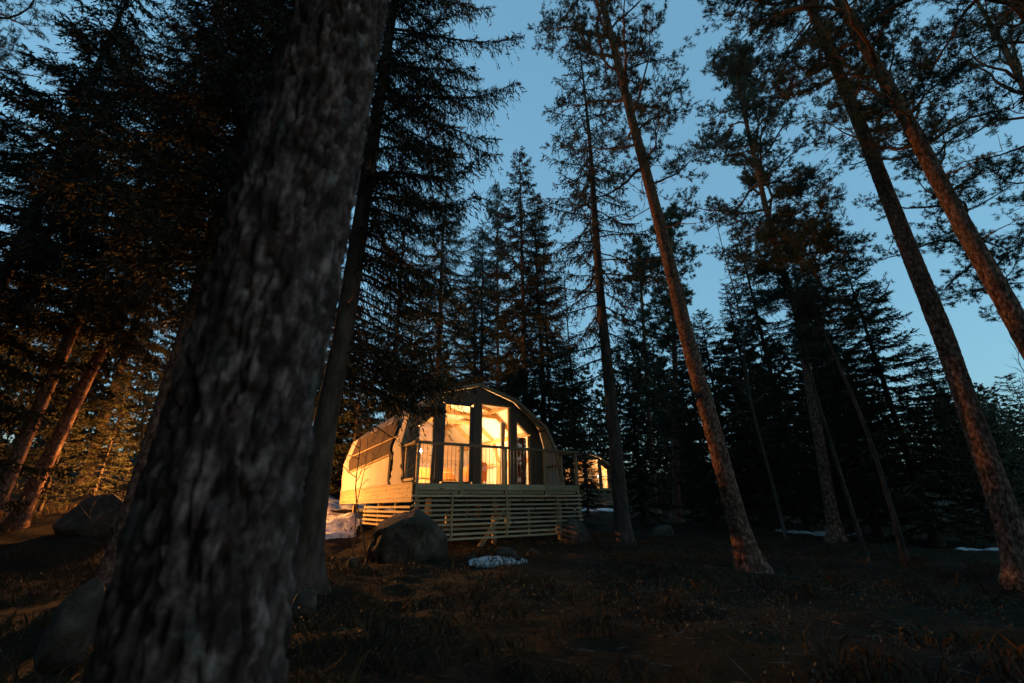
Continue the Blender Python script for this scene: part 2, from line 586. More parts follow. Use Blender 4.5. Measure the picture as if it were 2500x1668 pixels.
def prism(poly, s0, s1):
    n = len(poly)
    mb = MB()
    V = [(p[0], s, p[1]) for s in (s0, s1) for p in poly]
    mb.add(V, [(k, (k + 1) % n, n + (k + 1) % n, n + k) for k in range(n)])
    mb.add(V, [tuple(range(n))])
    mb.add(V, [tuple(range(2 * n - 1, n - 1, -1))])
    return mb


def boards_over(poly, ang, width, s0, s1, gap, parent, mat, jitter=0.004):
    n = (math.sin(ang), math.cos(ang))
    cs = [n[0] * p[0] + n[1] * p[1] for p in poly]
    c = math.floor(min(cs) / width) * width
    while c < max(cs):
        q = clip_poly(poly, n, c + gap / 2, 1)
        if len(q) > 2:
            q = clip_poly(q, n, c + width - gap / 2, -1)
        if len(q) > 2:
            ar = abs(sum(q[k][0] * q[(k + 1) % len(q)][1] - q[(k + 1) % len(q)][0] * q[k][1] for k in range(len(q)))) / 2
            if ar > 0.002:
                prism(q, s0 - random.random() * jitter, s1).build('facade_board', mat, parent)
        c += width


def arch_at(z, inset=0.0):
    for (a, b), (c, d) in zip(PROF[:4], PROF[1:5]):
        if b <= z <= d:
            return -(a + (c - a) * (z - b) / (d - b)) - inset
    return 0.0


def build_cabin(name, loc, rz, label, detail=True):
    root = empty(name, loc, rz, label, 'cabin', 'arched canvas cabins among the trees')
    W, L = 5.0, 7.6
    # deck ---------------------------------------------------------
    bw = 0.145
    nb = int(1.58 / bw)
    for k in range(nb):
        y0 = 0.0 + k * bw
        MB().box(0.03, W - 0.03, y0 + 0.003 + 0.002 * k * 0, y0 + bw - 0.006, -0.030, -0.002 - 0.0015 * (k % 2)).build('deck_board', M['deck_x'], root)
    for y in (0.35, 1.3, 2.4, 4.0, 5.6, 7.2):
        MB().box(0.12, W - 0.12, y, y + 0.05, -0.23, -0.036).build('joist', M['deck_x'], root)
    # front fascia boards between the posts, and the recessed board below
    PT = [0.07, 1.21, 2.5, 3.79, 4.93]
    for a, b in zip(PT[:-1], PT[1:]):
        MB().box(a + 0.037, b - 0.037, -0.028, -0.001, -0.150, -0.004).build('fascia_board', M['deck_x'], root)
    MB().box(0.02, W - 0.02, 0.03, 0.055, -0.236, -0.155).build('rim_joist', M['deck_x'], root)
    # side fascia: four stacked boards
    for side, x0, x1 in ((0, -0.026, 0.0), (1, W, W + 0.026)):
        for k in range(4):
            z1 = -0.005 - k * 0.104
            o = random.random() * 0.004
            MB().box(x0 - o * (1 - side), x1 + o * side, 0.02, L, z1 - 0.100, z1).build('side_board', M['deck_y'], root)
        MB().box(x0 - 0.03 * (1 - side), x1 + 0.03 * side, 0.0, L, 0.0, 0.022).build('side_cap', M['deck_y'], root)
    # slat screen ---------------------------------------------------
    scr = empty('slat_screen', (0, 0, 0))
    scr.parent = root
    lefts = [0.0] * 5 + [0.45, 0.58, 0.68, 0.84, 0.88]
    rights = [5.03] * 7 + [4.62, 4.30, 4.28]
    for k in range(10):
        z = -0.262 - k * 0.1065
        MB().box(lefts[k] - 0.02 + random.uniform(-.01, .01), rights[k] + random.uniform(-.01, .01), -0.052, -0.030, z - 0.048 + random.uniform(-.003, .003), z).build('slat', M['deck_x'], scr)
    for t, z0, z1 in ((0.97, -1.27, -0.06), (2.5, -1.27, -0.25), (4.12, -1.25, -0.16), (4.95, -1.0, -0.22), (0.07, -0.82, -0.25), (3.2, -1.22, -0.6)):
        MB().box(t - 0.024, t + 0.024, -0.0285 + 0.002, 0.02, z0, z1 if t not in (0.97, 4.12) else -0.242).build('batten', M['deck_z'], scr)
    if detail:
        for t, z0, z1 in ((0.97, -1.28, -0.18), (2.5, -1.28, -0.26), (4.12, -1.26, -0.26)):
            MB().box(t - 0.02, t + 0.02, -0.072, -0.053, z0, z1).build('batten', M['deck_z'], scr)
    for k, (a, b) in enumerate(((0.02, 4.02), (0.02, 4.03), (0.42, 4.05), (0.80, 4.05), (1.05, 4.06))):
        z = -0.50 - k * 0.108
        MB().box(-0.05, -0.028, a, b, z - 0.05, z).build('slat', M['deck_y'], scr)
    for y, z0 in ((1.15, -0.98), (2.6, -1.0), (3.95, -1.0)):
        MB().box(-0.0265, 0.02, y, y + 0.045, z0, -0.43).build('batten', M['deck_z'], scr)
    # feet and brace below the deck
    for x, y in ((0.3, 0.5), (0.3, 3.4), (0.25, 6.4), (W - .3, 0.6), (W - .3, 3.4), (W - .3, 6.6), (2.5, 0.6), (2.5, 3.6)):
        zb = -1.9
        MB().box(x - 0.05, x + 0.05, y - 0.05, y + 0.05, zb, -0.24).build('foot_post', M['deck_z'], root)
    if detail:
        MB().bar((1.62, 0.02, -1.62), (3.05, 0.55, -0.30), 0.045, 0.12).build('brace', M['deck_z'], root)
    # railing -------------------------------------------------------
    rl = empty('railing', (0, 0, 0))
    rl.parent = root
    for t in PT:
        MB().box(t - 0.035, t + 0.035, -0.030, 0.040, -0.27, 0.905).build('post', M['deck_z'], rl)
    for t in (-0.0, W):
        MB().box(t - 0.035 + (0.04 if t == 0 else -0.04), t + 0.035 + (0.04 if t == 0 else -0.04), 0.70, 0.77, 0.0, 0.905).build('post', M['deck_z'], rl)
    MB().box(-0.06, W + 0.06, -0.06, 0.075, 0.908, 0.962).build('handrail', M['rail'], rl)
    for t in (0.04, W - 0.04):
        MB().box(t - 0.06, t + 0.06, 0.078, 0.9, 0.908, 0.960).build('handrail', M['rail'], rl)
    MB().box(-0.01, 0.01, 0.06, 0.75, 0.06, 0.12).build('kick_board', M['deck_y'], rl)
    bal = MB().box(-0.004, 0.004, -0.004, 0.004, 0.0, 0.905).mesh('baluster', M['metal'])
    t = PT[0] + 0.11
    while t < PT[-1] - 0.05:
        if min(abs(t - p) for p in PT) > 0.05:
            link('baluster', bal, rl, (t, 0.005, 0.0))
        t += 0.108
    # canvas shell -----------------------------------------------------
    sub = 7
    pts = []
    for (a, b), (c, d) in zip(PROF[:-1], PROF[1:]):
        for q in range(sub):
            f = q / sub
            pts.append((a + (c - a) * f, b + (d - b) * f))
    pts.append(PROF[-1])
    pts = np.array(pts)
    T = np.gradient(pts, axis=0)
    nrm = np.stack([-T[:, 1], T[:, 0]], -1)
    nrm /= np.linalg.norm(nrm, axis=1)[:, None]
    ns = 90
    f = np.linspace(0, 1, ns)
    Z = pts[:, 1]
    S0 = front_s(Z)
    S1 = L + 0.02 + 0.04 * Z
    Sg = S0[:, None] + (S1 - S0)[:, None] * f[None, :]
    zz = np.repeat(Z[:, None], ns, 1)
    side = np.where(np.arange(len(pts)) < len(pts) // 2, 0.0, 30.0)[:, None]
    # pulled folds rising to the right from the lower edge, strongest near the front seam
    ph = Sg * 3.4 + zz * 2.2 + 0.9 * vnoise(Sg * 1.4, zz * 1.7, side)
    fold = np.abs((ph + .5 * vnoise(ph * 1.3, zz, side)) % 1.0 - .5) * 2
    wgt = np.clip((1.0 - zz) / 0.8, 0, 1) ** 0.8 * (0.35 + 0.65 * np.clip((4.6 - Sg) / 2.5, 0, 1))
    dsp = 0.07 * fold ** 1.6 * wgt + 0.020 * (fbm(Sg * 2.0, zz * 2.0, side, 3) - .5) + 0.012 * vnoise(Sg * 6, zz * .8, 3) * np.clip((1.9 - zz), 0, 1)
    sag = 0.05 * np.sin(np.clip(zz, 0, 3)) * np.sin(Sg * 1.9 + .4) * 0.5
    dsp = dsp - np.abs(sag) * 0.4
    out = np.stack([TC + pts[:, 0, None] + nrm[:, 0, None] * dsp * 1.0, Sg, zz + nrm[:, 1, None] * dsp], -1)
    inn = np.stack([TC + pts[:, 0, None] - nrm[:, 0, None] * 0.05 + 0 * Sg, Sg, zz - nrm[:, 1, None] * 0.05], -1)
    npt = len(pts)

    def grid_faces(n, m, flip):
        i, j = np.meshgrid(np.arange(n - 1), np.arange(m - 1), indexing='ij')
        q = np.stack([i * m + j, i * m + j + 1, (i + 1) * m + j + 1, (i + 1) * m + j], -1).reshape(-1, 4)
        return q[:, ::-1] if flip else q

    r0, r1 = 2 * sub, npt - 1 - 2 * sub                   # rows where wall turns into roof
    mb = MB()
    mb.add(out[r0:r1 + 1].reshape(-1, 3), grid_faces(r1 - r0 + 1, ns, False))
    for fi in (0, ns - 1):
        strip = np.concatenate([out[:, fi], inn[:, fi]])
        mb.add(strip, [(k, k + 1, npt + k + 1, npt + k) for k in range(npt - 1)])
    rf = mb.build('canvas_roof', M['roof'], root, True)
    MB().add(out[r1:].reshape(-1, 3), grid_faces(npt - r1, ns, False)).build('canvas_wall', M['canvas'], root, True)
    cv = MB().add(out[:r0 + 1].reshape(-1, 3), grid_faces(r0 + 1, ns, False)).build('canvas_wall', M['canvas'], root, True)
    inm = MB().add(inn.reshape(-1, 3), grid_faces(npt, ns, True)).build('liner', M['liner'], rf, True)

    def on_side(s, z, off=0.02, sgn=-1):
        return np.array([TC + sgn * (arch_at(z) + off), s, z])

    # straps, flap with painted shade above it, seam and hem on the left wall
    for (sa, za), (sb, zb), w in (((6.55, 0.62), (1.72, 0.80), 0.045), ((6.55, 1.17), (1.45, 1.25), 0.035)):
        P = [on_side(sa + (sb - sa) * k / 24, za + (zb - za) * k / 24, 0.07 + 0.006 * math.sin(k * 1.3)) for k in range(25)]
        MB().tube(P, w / 2, 6).build('strap', M['strap'], cv)
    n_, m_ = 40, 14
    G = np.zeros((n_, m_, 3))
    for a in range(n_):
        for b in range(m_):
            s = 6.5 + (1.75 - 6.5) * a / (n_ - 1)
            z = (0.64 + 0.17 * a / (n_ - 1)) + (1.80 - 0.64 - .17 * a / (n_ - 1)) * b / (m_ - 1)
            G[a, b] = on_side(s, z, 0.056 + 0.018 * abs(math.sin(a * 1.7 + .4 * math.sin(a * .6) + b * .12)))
    MB().add(G.reshape(-1, 3), grid_faces(n_, m_, False)).build('flap_and_wall_shade', M['mesh'], cv, True)  # flap proper between the straps; above them it paints the wall's shade
    P = [on_side(1.78 - 0.12 * z, z, 0.06) for z in np.linspace(0.03, 0.86, 12)]
    mb = MB()
    for a, b in zip(P[:-1], P[1:]):
        mb.bar(a, b, 0.15, 0.02, up=(1, 0, 0))
    mb.build('seam_strap', M['darkstrap'], cv)
    P = [on_side(6.7 + (1.75 - 6.7) * k / 20, 0.055 + 0.008 * math.sin(k), 0.05) for k in range(21)]
    MB().tube(P, 0.03, 6).build('hem_roll', M['canvas'], cv)
    # arch beams at the front and back edges, rafters and purlins inside
    def arch_beam(sfun, w, h, inset, nm, mat):
        mb = MB()
        q = [np.array([TC + a * (1 - inset / 2.56), sfun(b * (1 - inset / 3.1)), b * (1 - inset / 3.1)]) for a, b in PROF]
        for a, b in zip(q[:-1], q[1:]):
            mb.bar(a, b, w, h, up=(0, 1, 0) if False else np.cross(b - a, (0, 1, 0)))
        mb.build(nm, mat, root)
    arch_beam(lambda z: front_s(z) - 0.015, 0.07, 0.10, 0.03, 'arch_beam', M['rail'])
    arch_beam(lambda z: L - 0.02, 0.05, 0.10, 0.10, 'arch_beam', M['frame'])
    for s in (3.0, 4.5, 6.0):
        arch_beam(lambda z, s=s: s, 0.06, 0.13, 0.13, 'rafter', M['frame'])
    for (a, b) in PROF[1:-1]:
        k = 1 - 0.13 / 2.56
        MB().box(TC + a * k - 0.045, TC + a * k + 0.045, FS + 0.14, L - 0.1, b * k - 0.085, b * k + 0.035).build('purlin', M['beam'], root)
    for s in (3.0, 4.5):
        MB().box(TC - 1.45, TC + 1.45, s - 0.04, s + 0.04, 2.33, 2.45).build('collar_tie', M['frame'], root)
    # little outriggers under the hood
    for sg in (-1, 1):
        for z in (0.62, 1.75):
            xo = TC + sg * (arch_at(z) - 0.07)
            MB().box(xo - 0.02, xo + 0.02, front_s(z) + 0.03, FS - 0.03, z - 0.03, z + 0.03).build('hood_brace', M['rail'], root)
    # interior floor, back wall
    MB().box(0.08, W - 0.04, FS + 0.05, L - 0.03, -0.025, 0.0).build('floor', M['plank_in'], root)
    poly = [(TC + a * 0.975, b * 0.975 + 0.002) for a, b in PROF]
    bwl = empty('back_wall', (0, 0, 0))
    bwl.parent = root
    if detail:
        z = 0.003
        while z < 3.0:
            q = clip_poly(clip_poly(poly, (0, 1), z + 0.002, 1), (0, 1), z + 0.188, -1)
            if len(q) > 2:
                prism(q, L - 0.14, L - 0.11).build('wall_plank', M['plank_in'], bwl)
            z += 0.19
        for t in (1.15, 2.5, 3.85):
            MB().box(t - 0.09, t + 0.09, L - 0.22, L - 0.145, 0.005, 2.5).build('wall_post', M['frame'], bwl)
    else:
        prism(poly, L - 0.14, L - 0.11).build('wall_panel', M['plank_in'], bwl)
    # facade ---------------------------------------------------------------
    fa = empty('facade', (0, 0, 0))
    fa.parent = root
    k = 0.972
    def ar(z):
        return arch_at(min(z / k, 3.07)) * k
    zt = 2.49
    D45 = R(45)
    gable = [(TC - ar(zt), zt), (TC + ar(zt), zt), (TC + 1.28 * k, 2.70 * k), (TC, 3.08 * k), (TC - 1.28 * k, 2.70 * k)]
    boards_over([gable[0], (TC, zt), gable[3], gable[4]], -D45, 0.12, FS - 0.02, FS + 0.02, 0.006, fa, M['stain_x'])
    boards_over([(TC, zt), gable[1], gable[2], gable[3]], D45, 0.12, FS - 0.02, FS + 0.02, 0.006, fa, M['stain_x'])
    for t0, t1 in ((1.04, 1.31), (2.345, 2.595), (3.675, 3.875)):
        w = (t1 - t0) / 2
        for q in range(2):
            prism([(t0 + q * w + .002, 0.0), (t0 + q * w + w - .002, 0.0), (t0 + q * w + w - .002, zt - 0.003), (t0 + q * w + .002, zt - 0.003)], FS - 0.03 - 0.004 * q, FS + 0.02).build('facade_board', M['stain_z'], fa)
    prism([(1.312, 2.435), (2.343, 2.435), (2.343, zt - 0.003), (1.312, zt - 0.003)], FS - 0.02, FS + 0.02).build('facade_board', M['stain_x'], fa)
    for sg, ang in ((1, D45), (-1, -D45)):
        def m_(p):
            return [(TC + sg * a, b) for a, b in p]
        i0, i1 = 3.878 - TC, 4.43 - TC
        boards_over(m_([(i0, 2.08), (i1, 1.63), (i1, min(ar(2.15) and 2.17, 2.2)), (ar(zt - .004), zt - 0.004), (i0, zt - 0.004)]), ang, 0.12, FS - 0.02, FS + 0.02, 0.006, fa, M['stain_x'])
        boards_over(m_([(i1 + .003, 0.0), (ar(0.0), 0.0), (ar(1.0), 1.0), (ar(1.80), 1.80), (i1 + .003, 2.165)]), ang, 0.12, FS - 0.02, FS + 0.02, 0.006, fa, M['stain_x'])
    # window, door and side windows
    def quad_window(nm, poly, fw, fmat, depth=0.10, sill=True):
        w = empty(nm, (0, 0, 0))
        w.parent = root
        n = len(poly)
        cx, cz = sum(p[0] for p in poly) / n, sum(p[1] for p in poly) / n
        for q in range(n):
            a, b = np.array(poly[q]), np.array(poly[(q + 1) % n])
            d = (b - a) / np.linalg.norm(b - a)
            nn = np.array([-d[1], d[0]])
            if np.dot(nn, np.array([cx, cz]) - a) < 0:
                nn = -nn
            e = fw * 0.98
            quad = [tuple(a + nn * .001 + d * (fw if q % 2 else 0)), tuple(b + nn * .001 - d * (fw if q % 2 else 0)), tuple(b + nn * fw - d * (e if not q % 2 else fw)), tuple(a + nn * fw + d * (e if not q % 2 else fw))]
            quad = [tuple(a + nn * .001), tuple(b + nn * .001), tuple(b + nn * fw - d * (0.0 if q % 2 else fw)), tuple(a + nn * fw + d * (0.0 if q % 2 else fw))] if False else quad
            prism(quad, FS - 0.01, FS + depth).build('frame', fmat, w)
        ins = [(cx + (p[0] - cx) * (1 - 0.6 * fw / max(abs(p[0] - cx), .1)), cz + (p[1] - cz) * (1 - 0.6 * fw / max(abs(p[1] - cz), .1))) for p in poly]
        prism(ins, FS + 0.035, FS + 0.041).build('pane', M['glass'], w)
        return w
    quad_window('window', [(2.598, 0.03), (3.672, 0.03), (3.672, 2.487), (2.598, 2.487)], 0.05, M['frame'])
    quad_window('side_window', [(3.878, 0.03), (4.428, 0.03), (4.428, 1.628), (3.878, 2.078)], 0.045, M['frame'])
    quad_window('side_window', [(TC * 2 - 3.878, 0.03), (TC * 2 - 4.428, 0.03), (TC * 2 - 4.428, 1.628), (TC * 2 - 3.878, 2.078)], 0.045, M['frame'])
    d = quad_window('door', [(1.314, 0.02), (2.341, 0.02), (2.341, 2.432), (1.314, 2.432)], 0.105, M['doorframe'], 0.05)
    MB().lathe([(0.0, -0.012), (0.024, -0.008), (0.028, 0.004), (0.0, 0.014)], 12).build('handle', M['steel'], d, True, (2.285, FS - 0.045, 1.22), (R(90), 0, 0))
    MB().box(2.27, 2.30, FS - 0.035, FS - 0.012, 1.12, 1.20).build('lock_plate', M['steel'], d)
    # vent in the gable
    vt = MB()
    vt.box(2.30, 2.42, FS - 0.05, FS - 0.026, 2.75, 2.87)
    vt.build('vent', M['metal'], root)
    return root


cabin = build_cabin('canvas_cabin', P0, A1, 'glowing arched canvas cabin on a slatted timber deck between two boulders')


def cw(t, s, z):
    """cabin coordinates to world"""
    return np.array([P0[0] + E1[0] * t + E2[0] * s, P0[1] + E1[1] * t + E2[1] * s, P0[2] + z])


def point_light(name, loc, power, color, radius):
    ld = bpy.data.lights.new(name, 'POINT')
    ld.energy = power
    ld.color = color
    ld.shadow_soft_size = radius
    return link(name, ld, None, loc)


WARM = (1.0, 0.58, 0.24)
BIG = []


def floor_lamp(t, s, h, power, label, base=None):
    w = cw(t, s, 0) if base is None else np.array(base)
    r = empty('floor_lamp', w, 0, label, 'lamp', 'lit lamps')
    MB().lathe([(0, 0.0), (0.14, 0.0), (0.14, 0.015), (0.02, 0.03), (0.0, 0.03)], 16).build('base', M['metal'], r, True)
    MB().tube([(0, 0, 0.03), (0, 0, h - 0.06)], 0.012, 8).build('pole', M['metal'], r, True)
    MB().lathe([(0.0, -0.06), (0.035, -0.045), (0.052, 0.0), (0.035, 0.045), (0.0, 0.06)], 14).build('bulb', M['bulb'], r, True, (0, 0, h))
    l = point_light('lamp_light', (0, 0, h), power, WARM, 0.09)
    l.parent = r
    return r


floor_lamp(0.98, 2.35, 1.02, 50, 'bare glowing lamp behind the left window of the near cabin')
floor_lamp(3.55, 3.9, 1.15, 46, 'bright lamp deep inside the near cabin behind the armchair')

# bed with blanket and pillows, armchair, curtains ----------------------------------
b = empty('bed', cw(1.75, 4.1, 0), A1, 'low timber bed seen through the glass door of the near cabin', 'bed')
MB().box(-0.75, 0.75, -1.0, 1.0, 0.12, 0.30).build('bed_frame', M['beam'], b)
for x in (-0.7, 0.7):
    for y in (-0.95, 0.95):
        MB().box(x - 0.035, x + 0.035, y - 0.035, y + 0.035, 0.0, 0.119).build('leg', M['frame'], b)
MB().box(-0.72, 0.72, -0.97, 0.97, 0.302, 0.50).build('mattress', M['linen'], b)
g = np.linspace(-1, 1, 25)
X, Y = np.meshgrid(g, g, indexing='ij')
Zb = 0.56 + 0.10 * fbm(X * 2 + 4, Y * 2, 1, 3) - 0.36 * np.clip((np.maximum(abs(X), abs(Y) * .98) - 0.86) / 0.14, 0, 1) ** 0.7
blk = np.stack([X * 0.80, Y * 0.75 - 0.3, Zb], -1).reshape(-1, 3)
i, j = np.meshgrid(np.arange(24), np.arange(24), indexing='ij')
qf = np.stack([i * 25 + j, (i + 1) * 25 + j, (i + 1) * 25 + j + 1, i * 25 + j + 1], -1).reshape(-1, 4)
o = MB().add(blk, qf).build('blanket', M['blanket'], None, True, cw(1.75, 4.1, 0), (0, 0, A1))
tag(o, 'orange brown wool blanket spread over the bed', 'blanket')
for k in (-1, 1):
    mb = MB()
    n = 14
    th, ph = np.meshgrid(np.linspace(0, math.pi, n), np.linspace(0, 2 * math.pi, 2 * n), indexing='ij')
    sg = lambda v, p: np.sign(v) * np.abs(v) ** p
    pv = np.stack([0.32 * sg(np.sin(th), .5) * sg(np.cos(ph), .5), 0.2 * sg(np.sin(th), .5) * sg(np.sin(ph), .5), 0.08 * np.cos(th)], -1).reshape(-1, 3)
    i, j = np.meshgrid(np.arange(n - 1), np.arange(2 * n - 1), indexing='ij')
    mb.add(pv, np.stack([i * 2 * n + j, i * 2 * n + j + 1, (i + 1) * 2 * n + j + 1, (i + 1) * 2 * n + j], -1).reshape(-1, 4))
    w = cw(1.75 + 0.36 * k, 4.85, 0.60)
    o = mb.build('pillow', M['linen'], None, True, w, (R(20), 0, A1))
    tag(o, 'white pillow at the head of the cabin bed, ' + ('nearer the left wall' if k < 0 else 'nearer the armchair'), 'pillow', 'pillows on the bed')

ac = empty('armchair', cw(3.12, 3.0, 0), A1 + R(200), 'orange tub armchair behind the big cabin window', 'armchair')
MB().lathe([(0.0, 0.22), (0.30, 0.22), (0.34, 0.28), (0.33, 0.42), (0.26, 0.46), (0.0, 0.47)], 20).build('seat', M['blanket'], ac, True)
mb = MB()
an = np.linspace(R(-20), R(200), 18)
rings = []
for a in an:
    hgt = 0.62 + 0.18 * math.sin((a + R(20)) / R(220) * math.pi)
    rings += [(r_ * math.cos(a), r_ * math.sin(a), z) for r_, z in ((0.34, 0.22), (0.42, 0.22), (0.45, hgt - .04), (0.42, hgt), (0.36, hgt - .03))]
q = [(k * 5 + c, k * 5 + (c + 1) % 5, (k + 1) * 5 + (c + 1) % 5, (k + 1) * 5 + c) for k in range(17) for c in range(5)]
mb.add(rings, q)
mb.build('backrest', M['blanket'], ac, True)
for a in (45, 135, 225, 315):
    MB().tube([(0.2 * math.cos(R(a)), 0.2 * math.sin(R(a)), 0.22), (0.28 * math.cos(R(a)), 0.28 * math.sin(R(a)), 0.0)], [0.02, 0.013], 8).build('leg', M['frame'], ac, True)


def curtain(t0, t1, s, z0, z1, mat, label, pinch=0.0):
    n, m = 40, 14
    G = np.zeros((n, m, 3))
    for a in range(n):
        for c in range(m):
            f, g2 = a / (n - 1), c / (m - 1)
            wv = 1 - pinch * math.sin(math.pi * min(1, g2 * 1.2)) * 0.5
            t = t0 + (t1 - t0) * (f * wv)
            G[a, c] = (t, s + 0.03 * math.sin(f * 34 + .5 * math.sin(g2 * 4)), z1 + (z0 - z1) * g2)
    i, j = np.meshgrid(np.arange(n - 1), np.arange(m - 1), indexing='ij')
    mb = MB().add(G.reshape(-1, 3), np.stack([i * m + j, i * m + j + 1, (i + 1) * m + j + 1, (i + 1) * m + j], -1).reshape(-1, 4))
    G2 = G + np.array([0, 0.006, 0])
    mb.add(G2.reshape(-1, 3), np.stack([i * m + j, (i + 1) * m + j, (i + 1) * m + j + 1, i * m + j + 1], -1).reshape(-1, 4))
    o = mb.build('curtain', mat, None, True, P0, (0, 0, A1))
    tag(o, label, 'curtain', 'curtains behind the cabin glass')


curtain(4.02, 4.42, FS + 0.22, 0.03, 1.55, M['curtain'], 'dark red brown curtain hanging behind the slanted right window')
curtain(3.45, 3.66, FS + 0.25, 0.03, 2.0, M['net'], 'cream curtain gathered at the right edge of the big window', 0.5)
MB_ = MB().box(3.75, 4.6, FS + 0.21, FS + 0.23, 1.555, 1.58)

# the neighbouring cabin down the slope behind
P2 = at(1378, 1193, 37.0)
A2 = R(10)
cab2 = build_cabin('canvas_cabin', P2, A2, 'smaller distant lit canvas cabin beyond the right end of the deck', False)
for o in list(cab2.children):
    pass
c2 = lambda t, s, z: np.array([P2[0] + math.cos(A2) * t - math.sin(A2) * s, P2[1] + math.sin(A2) * t + math.cos(A2) * s, P2[2] + z])
floor_lamp(0, 0, 1.1, 34, 'lit lamp inside the distant cabin near its right window', c2(3.9, 2.5, 0))
floor_lamp(0, 0, 1.3, 22, 'lit lamp inside the distant cabin behind its door', c2(1.6, 3.0, 0))


# ------------------------------------------------------------------ lantern post behind the big pine
lx, ly = -9.5, 13.7
lz = gz(lx, ly)
ln = empty('lantern_post', (lx, ly, lz), R(20), 'lit lantern on a short timber post hidden behind the big pine trunk', 'lantern')
MB().box(-0.05, 0.05, -0.05, 0.05, -0.3, 0.549).build('post', M['stain_z'], ln)
MB().box(-0.11, 0.11, -0.11, 0.11, 0.55, 0.57).build('lantern_base', M['metal'], ln)
for x in (-0.1, 0.1):
    for y in (-0.1, 0.1):
        MB().box(x - 0.006, x + 0.006, y - 0.006, y + 0.006, 0.571, 0.849).build('lantern_bar', M['metal'], ln)
MB().lathe([(0.17, 0.85), (0.16, 0.865), (0.04, 0.95), (0.0, 0.96)], 4).build('lantern_roof', M['metal'], ln)
MB().lathe([(0.0, -0.07), (0.035, -0.045), (0.045, 0.0), (0.03, 0.045), (0.0, 0.06)], 14).build('bulb', M['bulb'], ln, True, (0, 0, 0.69))
l = point_light('lantern_light', (0, 0, 0.69), 840, (1.0, 0.385, 0.085), 0.08)
l.parent = ln


# ------------------------------------------------------------------ rocks and snow
def boulder(name, c, size, seed, label, cat, mat, sub=5, rot=0.0, flat=0.5, rough=0.5):
    bm = bmesh.new()
    bmesh.ops.create_icosphere(bm, subdivisions=sub, radius=1.0)
    V = np.array([v.co[:] for v in bm.verts])
    F = np.array([[v.index for v in f.verts] for f in bm.faces])
    bm.free()
    rng = np.random.default_rng(seed)
    r = 1 + rough * (fbm(V[:, 0] * 1.1 + seed, V[:, 1] * 1.1, V[:, 2] * 1.1, 4) - .5) + 0.13 * (fbm(V[:, 0] * 4 + seed, V[:, 1] * 5, V[:, 2] * 5, 3) - .5)
    if name == 'boulder':                                # cracks
        q = fbm(V[:, 0] * 1.5 + seed * 3, V[:, 1] * 1.5, V[:, 2] * 1.5, 3) - .5
        r = r - 0.06 * np.exp(-(q / 0.018) ** 2) + 0.07 * (fbm(V[:, 0] * 9, V[:, 1] * 9 + seed, V[:, 2] * 9, 3) - .5)
    V = V * r[:, None]
    for _ in range(11):                                  # broken faces
        n = rng.normal(size=3)
        n[2] = abs(n[2]) * 0.8
        n /= np.linalg.norm(n)
        d = V @ n
        lim = rng.uniform(0.66, 0.95)
        over = np.maximum(d - lim, 0)
        V = V - over[:, None] * n[None, :] * flat * 1.6
    V = V * np.array(size)
    o = link(name, mesh_np(name, V, [F], mat, True), None, c, (0, 0, rot))
    return tag(o, label, cat)


def on_ground(px, Y, dz=0.0):
    p = at(px, 1250, Y)
    return np.array([p[0], p[1], gz(p[0], p[1]) + dz])


c = at(997, 1335, 9.7)
boulder('boulder', c, (0.75, 0.70, 0.86), 3, 'big rounded mossy boulder under the left corner of the deck', 'boulder', M['rock'], sub=6, rot=0.4)
c = at(1407, 1345, 12.6)
boulder('boulder', c, (0.50, 0.5, 0.80), 12, 'tall grey boulder under the right corner of the deck', 'boulder', M['stone'], rot=1.1)
c = at(278, 1222, 10.4)
c[2] = gz(c[0], c[1]) + 0.22
boulder('boulder', c, (0.85, 0.7, 0.62), 21, 'low mossy boulder in the amber glow left of the foreground pine', 'boulder', M['rock_moss'], rot=0.2, flat=0.62)
stones = [(150, 1610, 3.7, (0.17, 0.17, 0.31), 'pale grey standing stone at the lower left corner'),
          (745, 1478, 5.4, (0.16, 0.14, 0.17), 'small grey stone at the foot of the big pine, on its right'),
          (1155, 1372, 8.9, (0.13, 0.1, 0.08), 'small stone at the left end of the snow patch before the deck'),
          (1240, 1352, 9.3, (0.24, 0.18, 0.14), 'grey stone just behind the snow patch before the deck'),
          (1300, 1335, 10.0, (0.16, 0.16, 0.12), 'dark stone under the right half of the deck'),
          (1430, 1400, 9.6, (0.2, 0.15, 0.2), 'pale stone in the heath in front of the tall grey boulder'),
          (860, 1385, 8.2, (0.12, 0.1, 0.09), 'small stone left of the big rounded boulder'),
          (1620, 1310, 16.0, (0.45, 0.35, 0.3), 'low grey stone in the dark left of the leaning pine foot'),
          (2080, 1550, 5.5, (0.2, 0.14, 0.06), 'flat pale stone in the heath at lower right'),
          (1510, 1650, 3.9, (0.06, 0.05, 0.05), 'little pale stone at the bottom edge of the view')]
for k, (px, py, Y, sz, lab) in enumerate(stones):
    p = at(px, py, Y)
    p[2] = min(gz(p[0], p[1]) + sz[2] * 0.35, p[2] + 0.1) if k else gz(p[0], p[1]) + 0.25
    boulder('stone', p, sz, 40 + k, lab, 'stone', M['stone'], sub=4, rot=k)


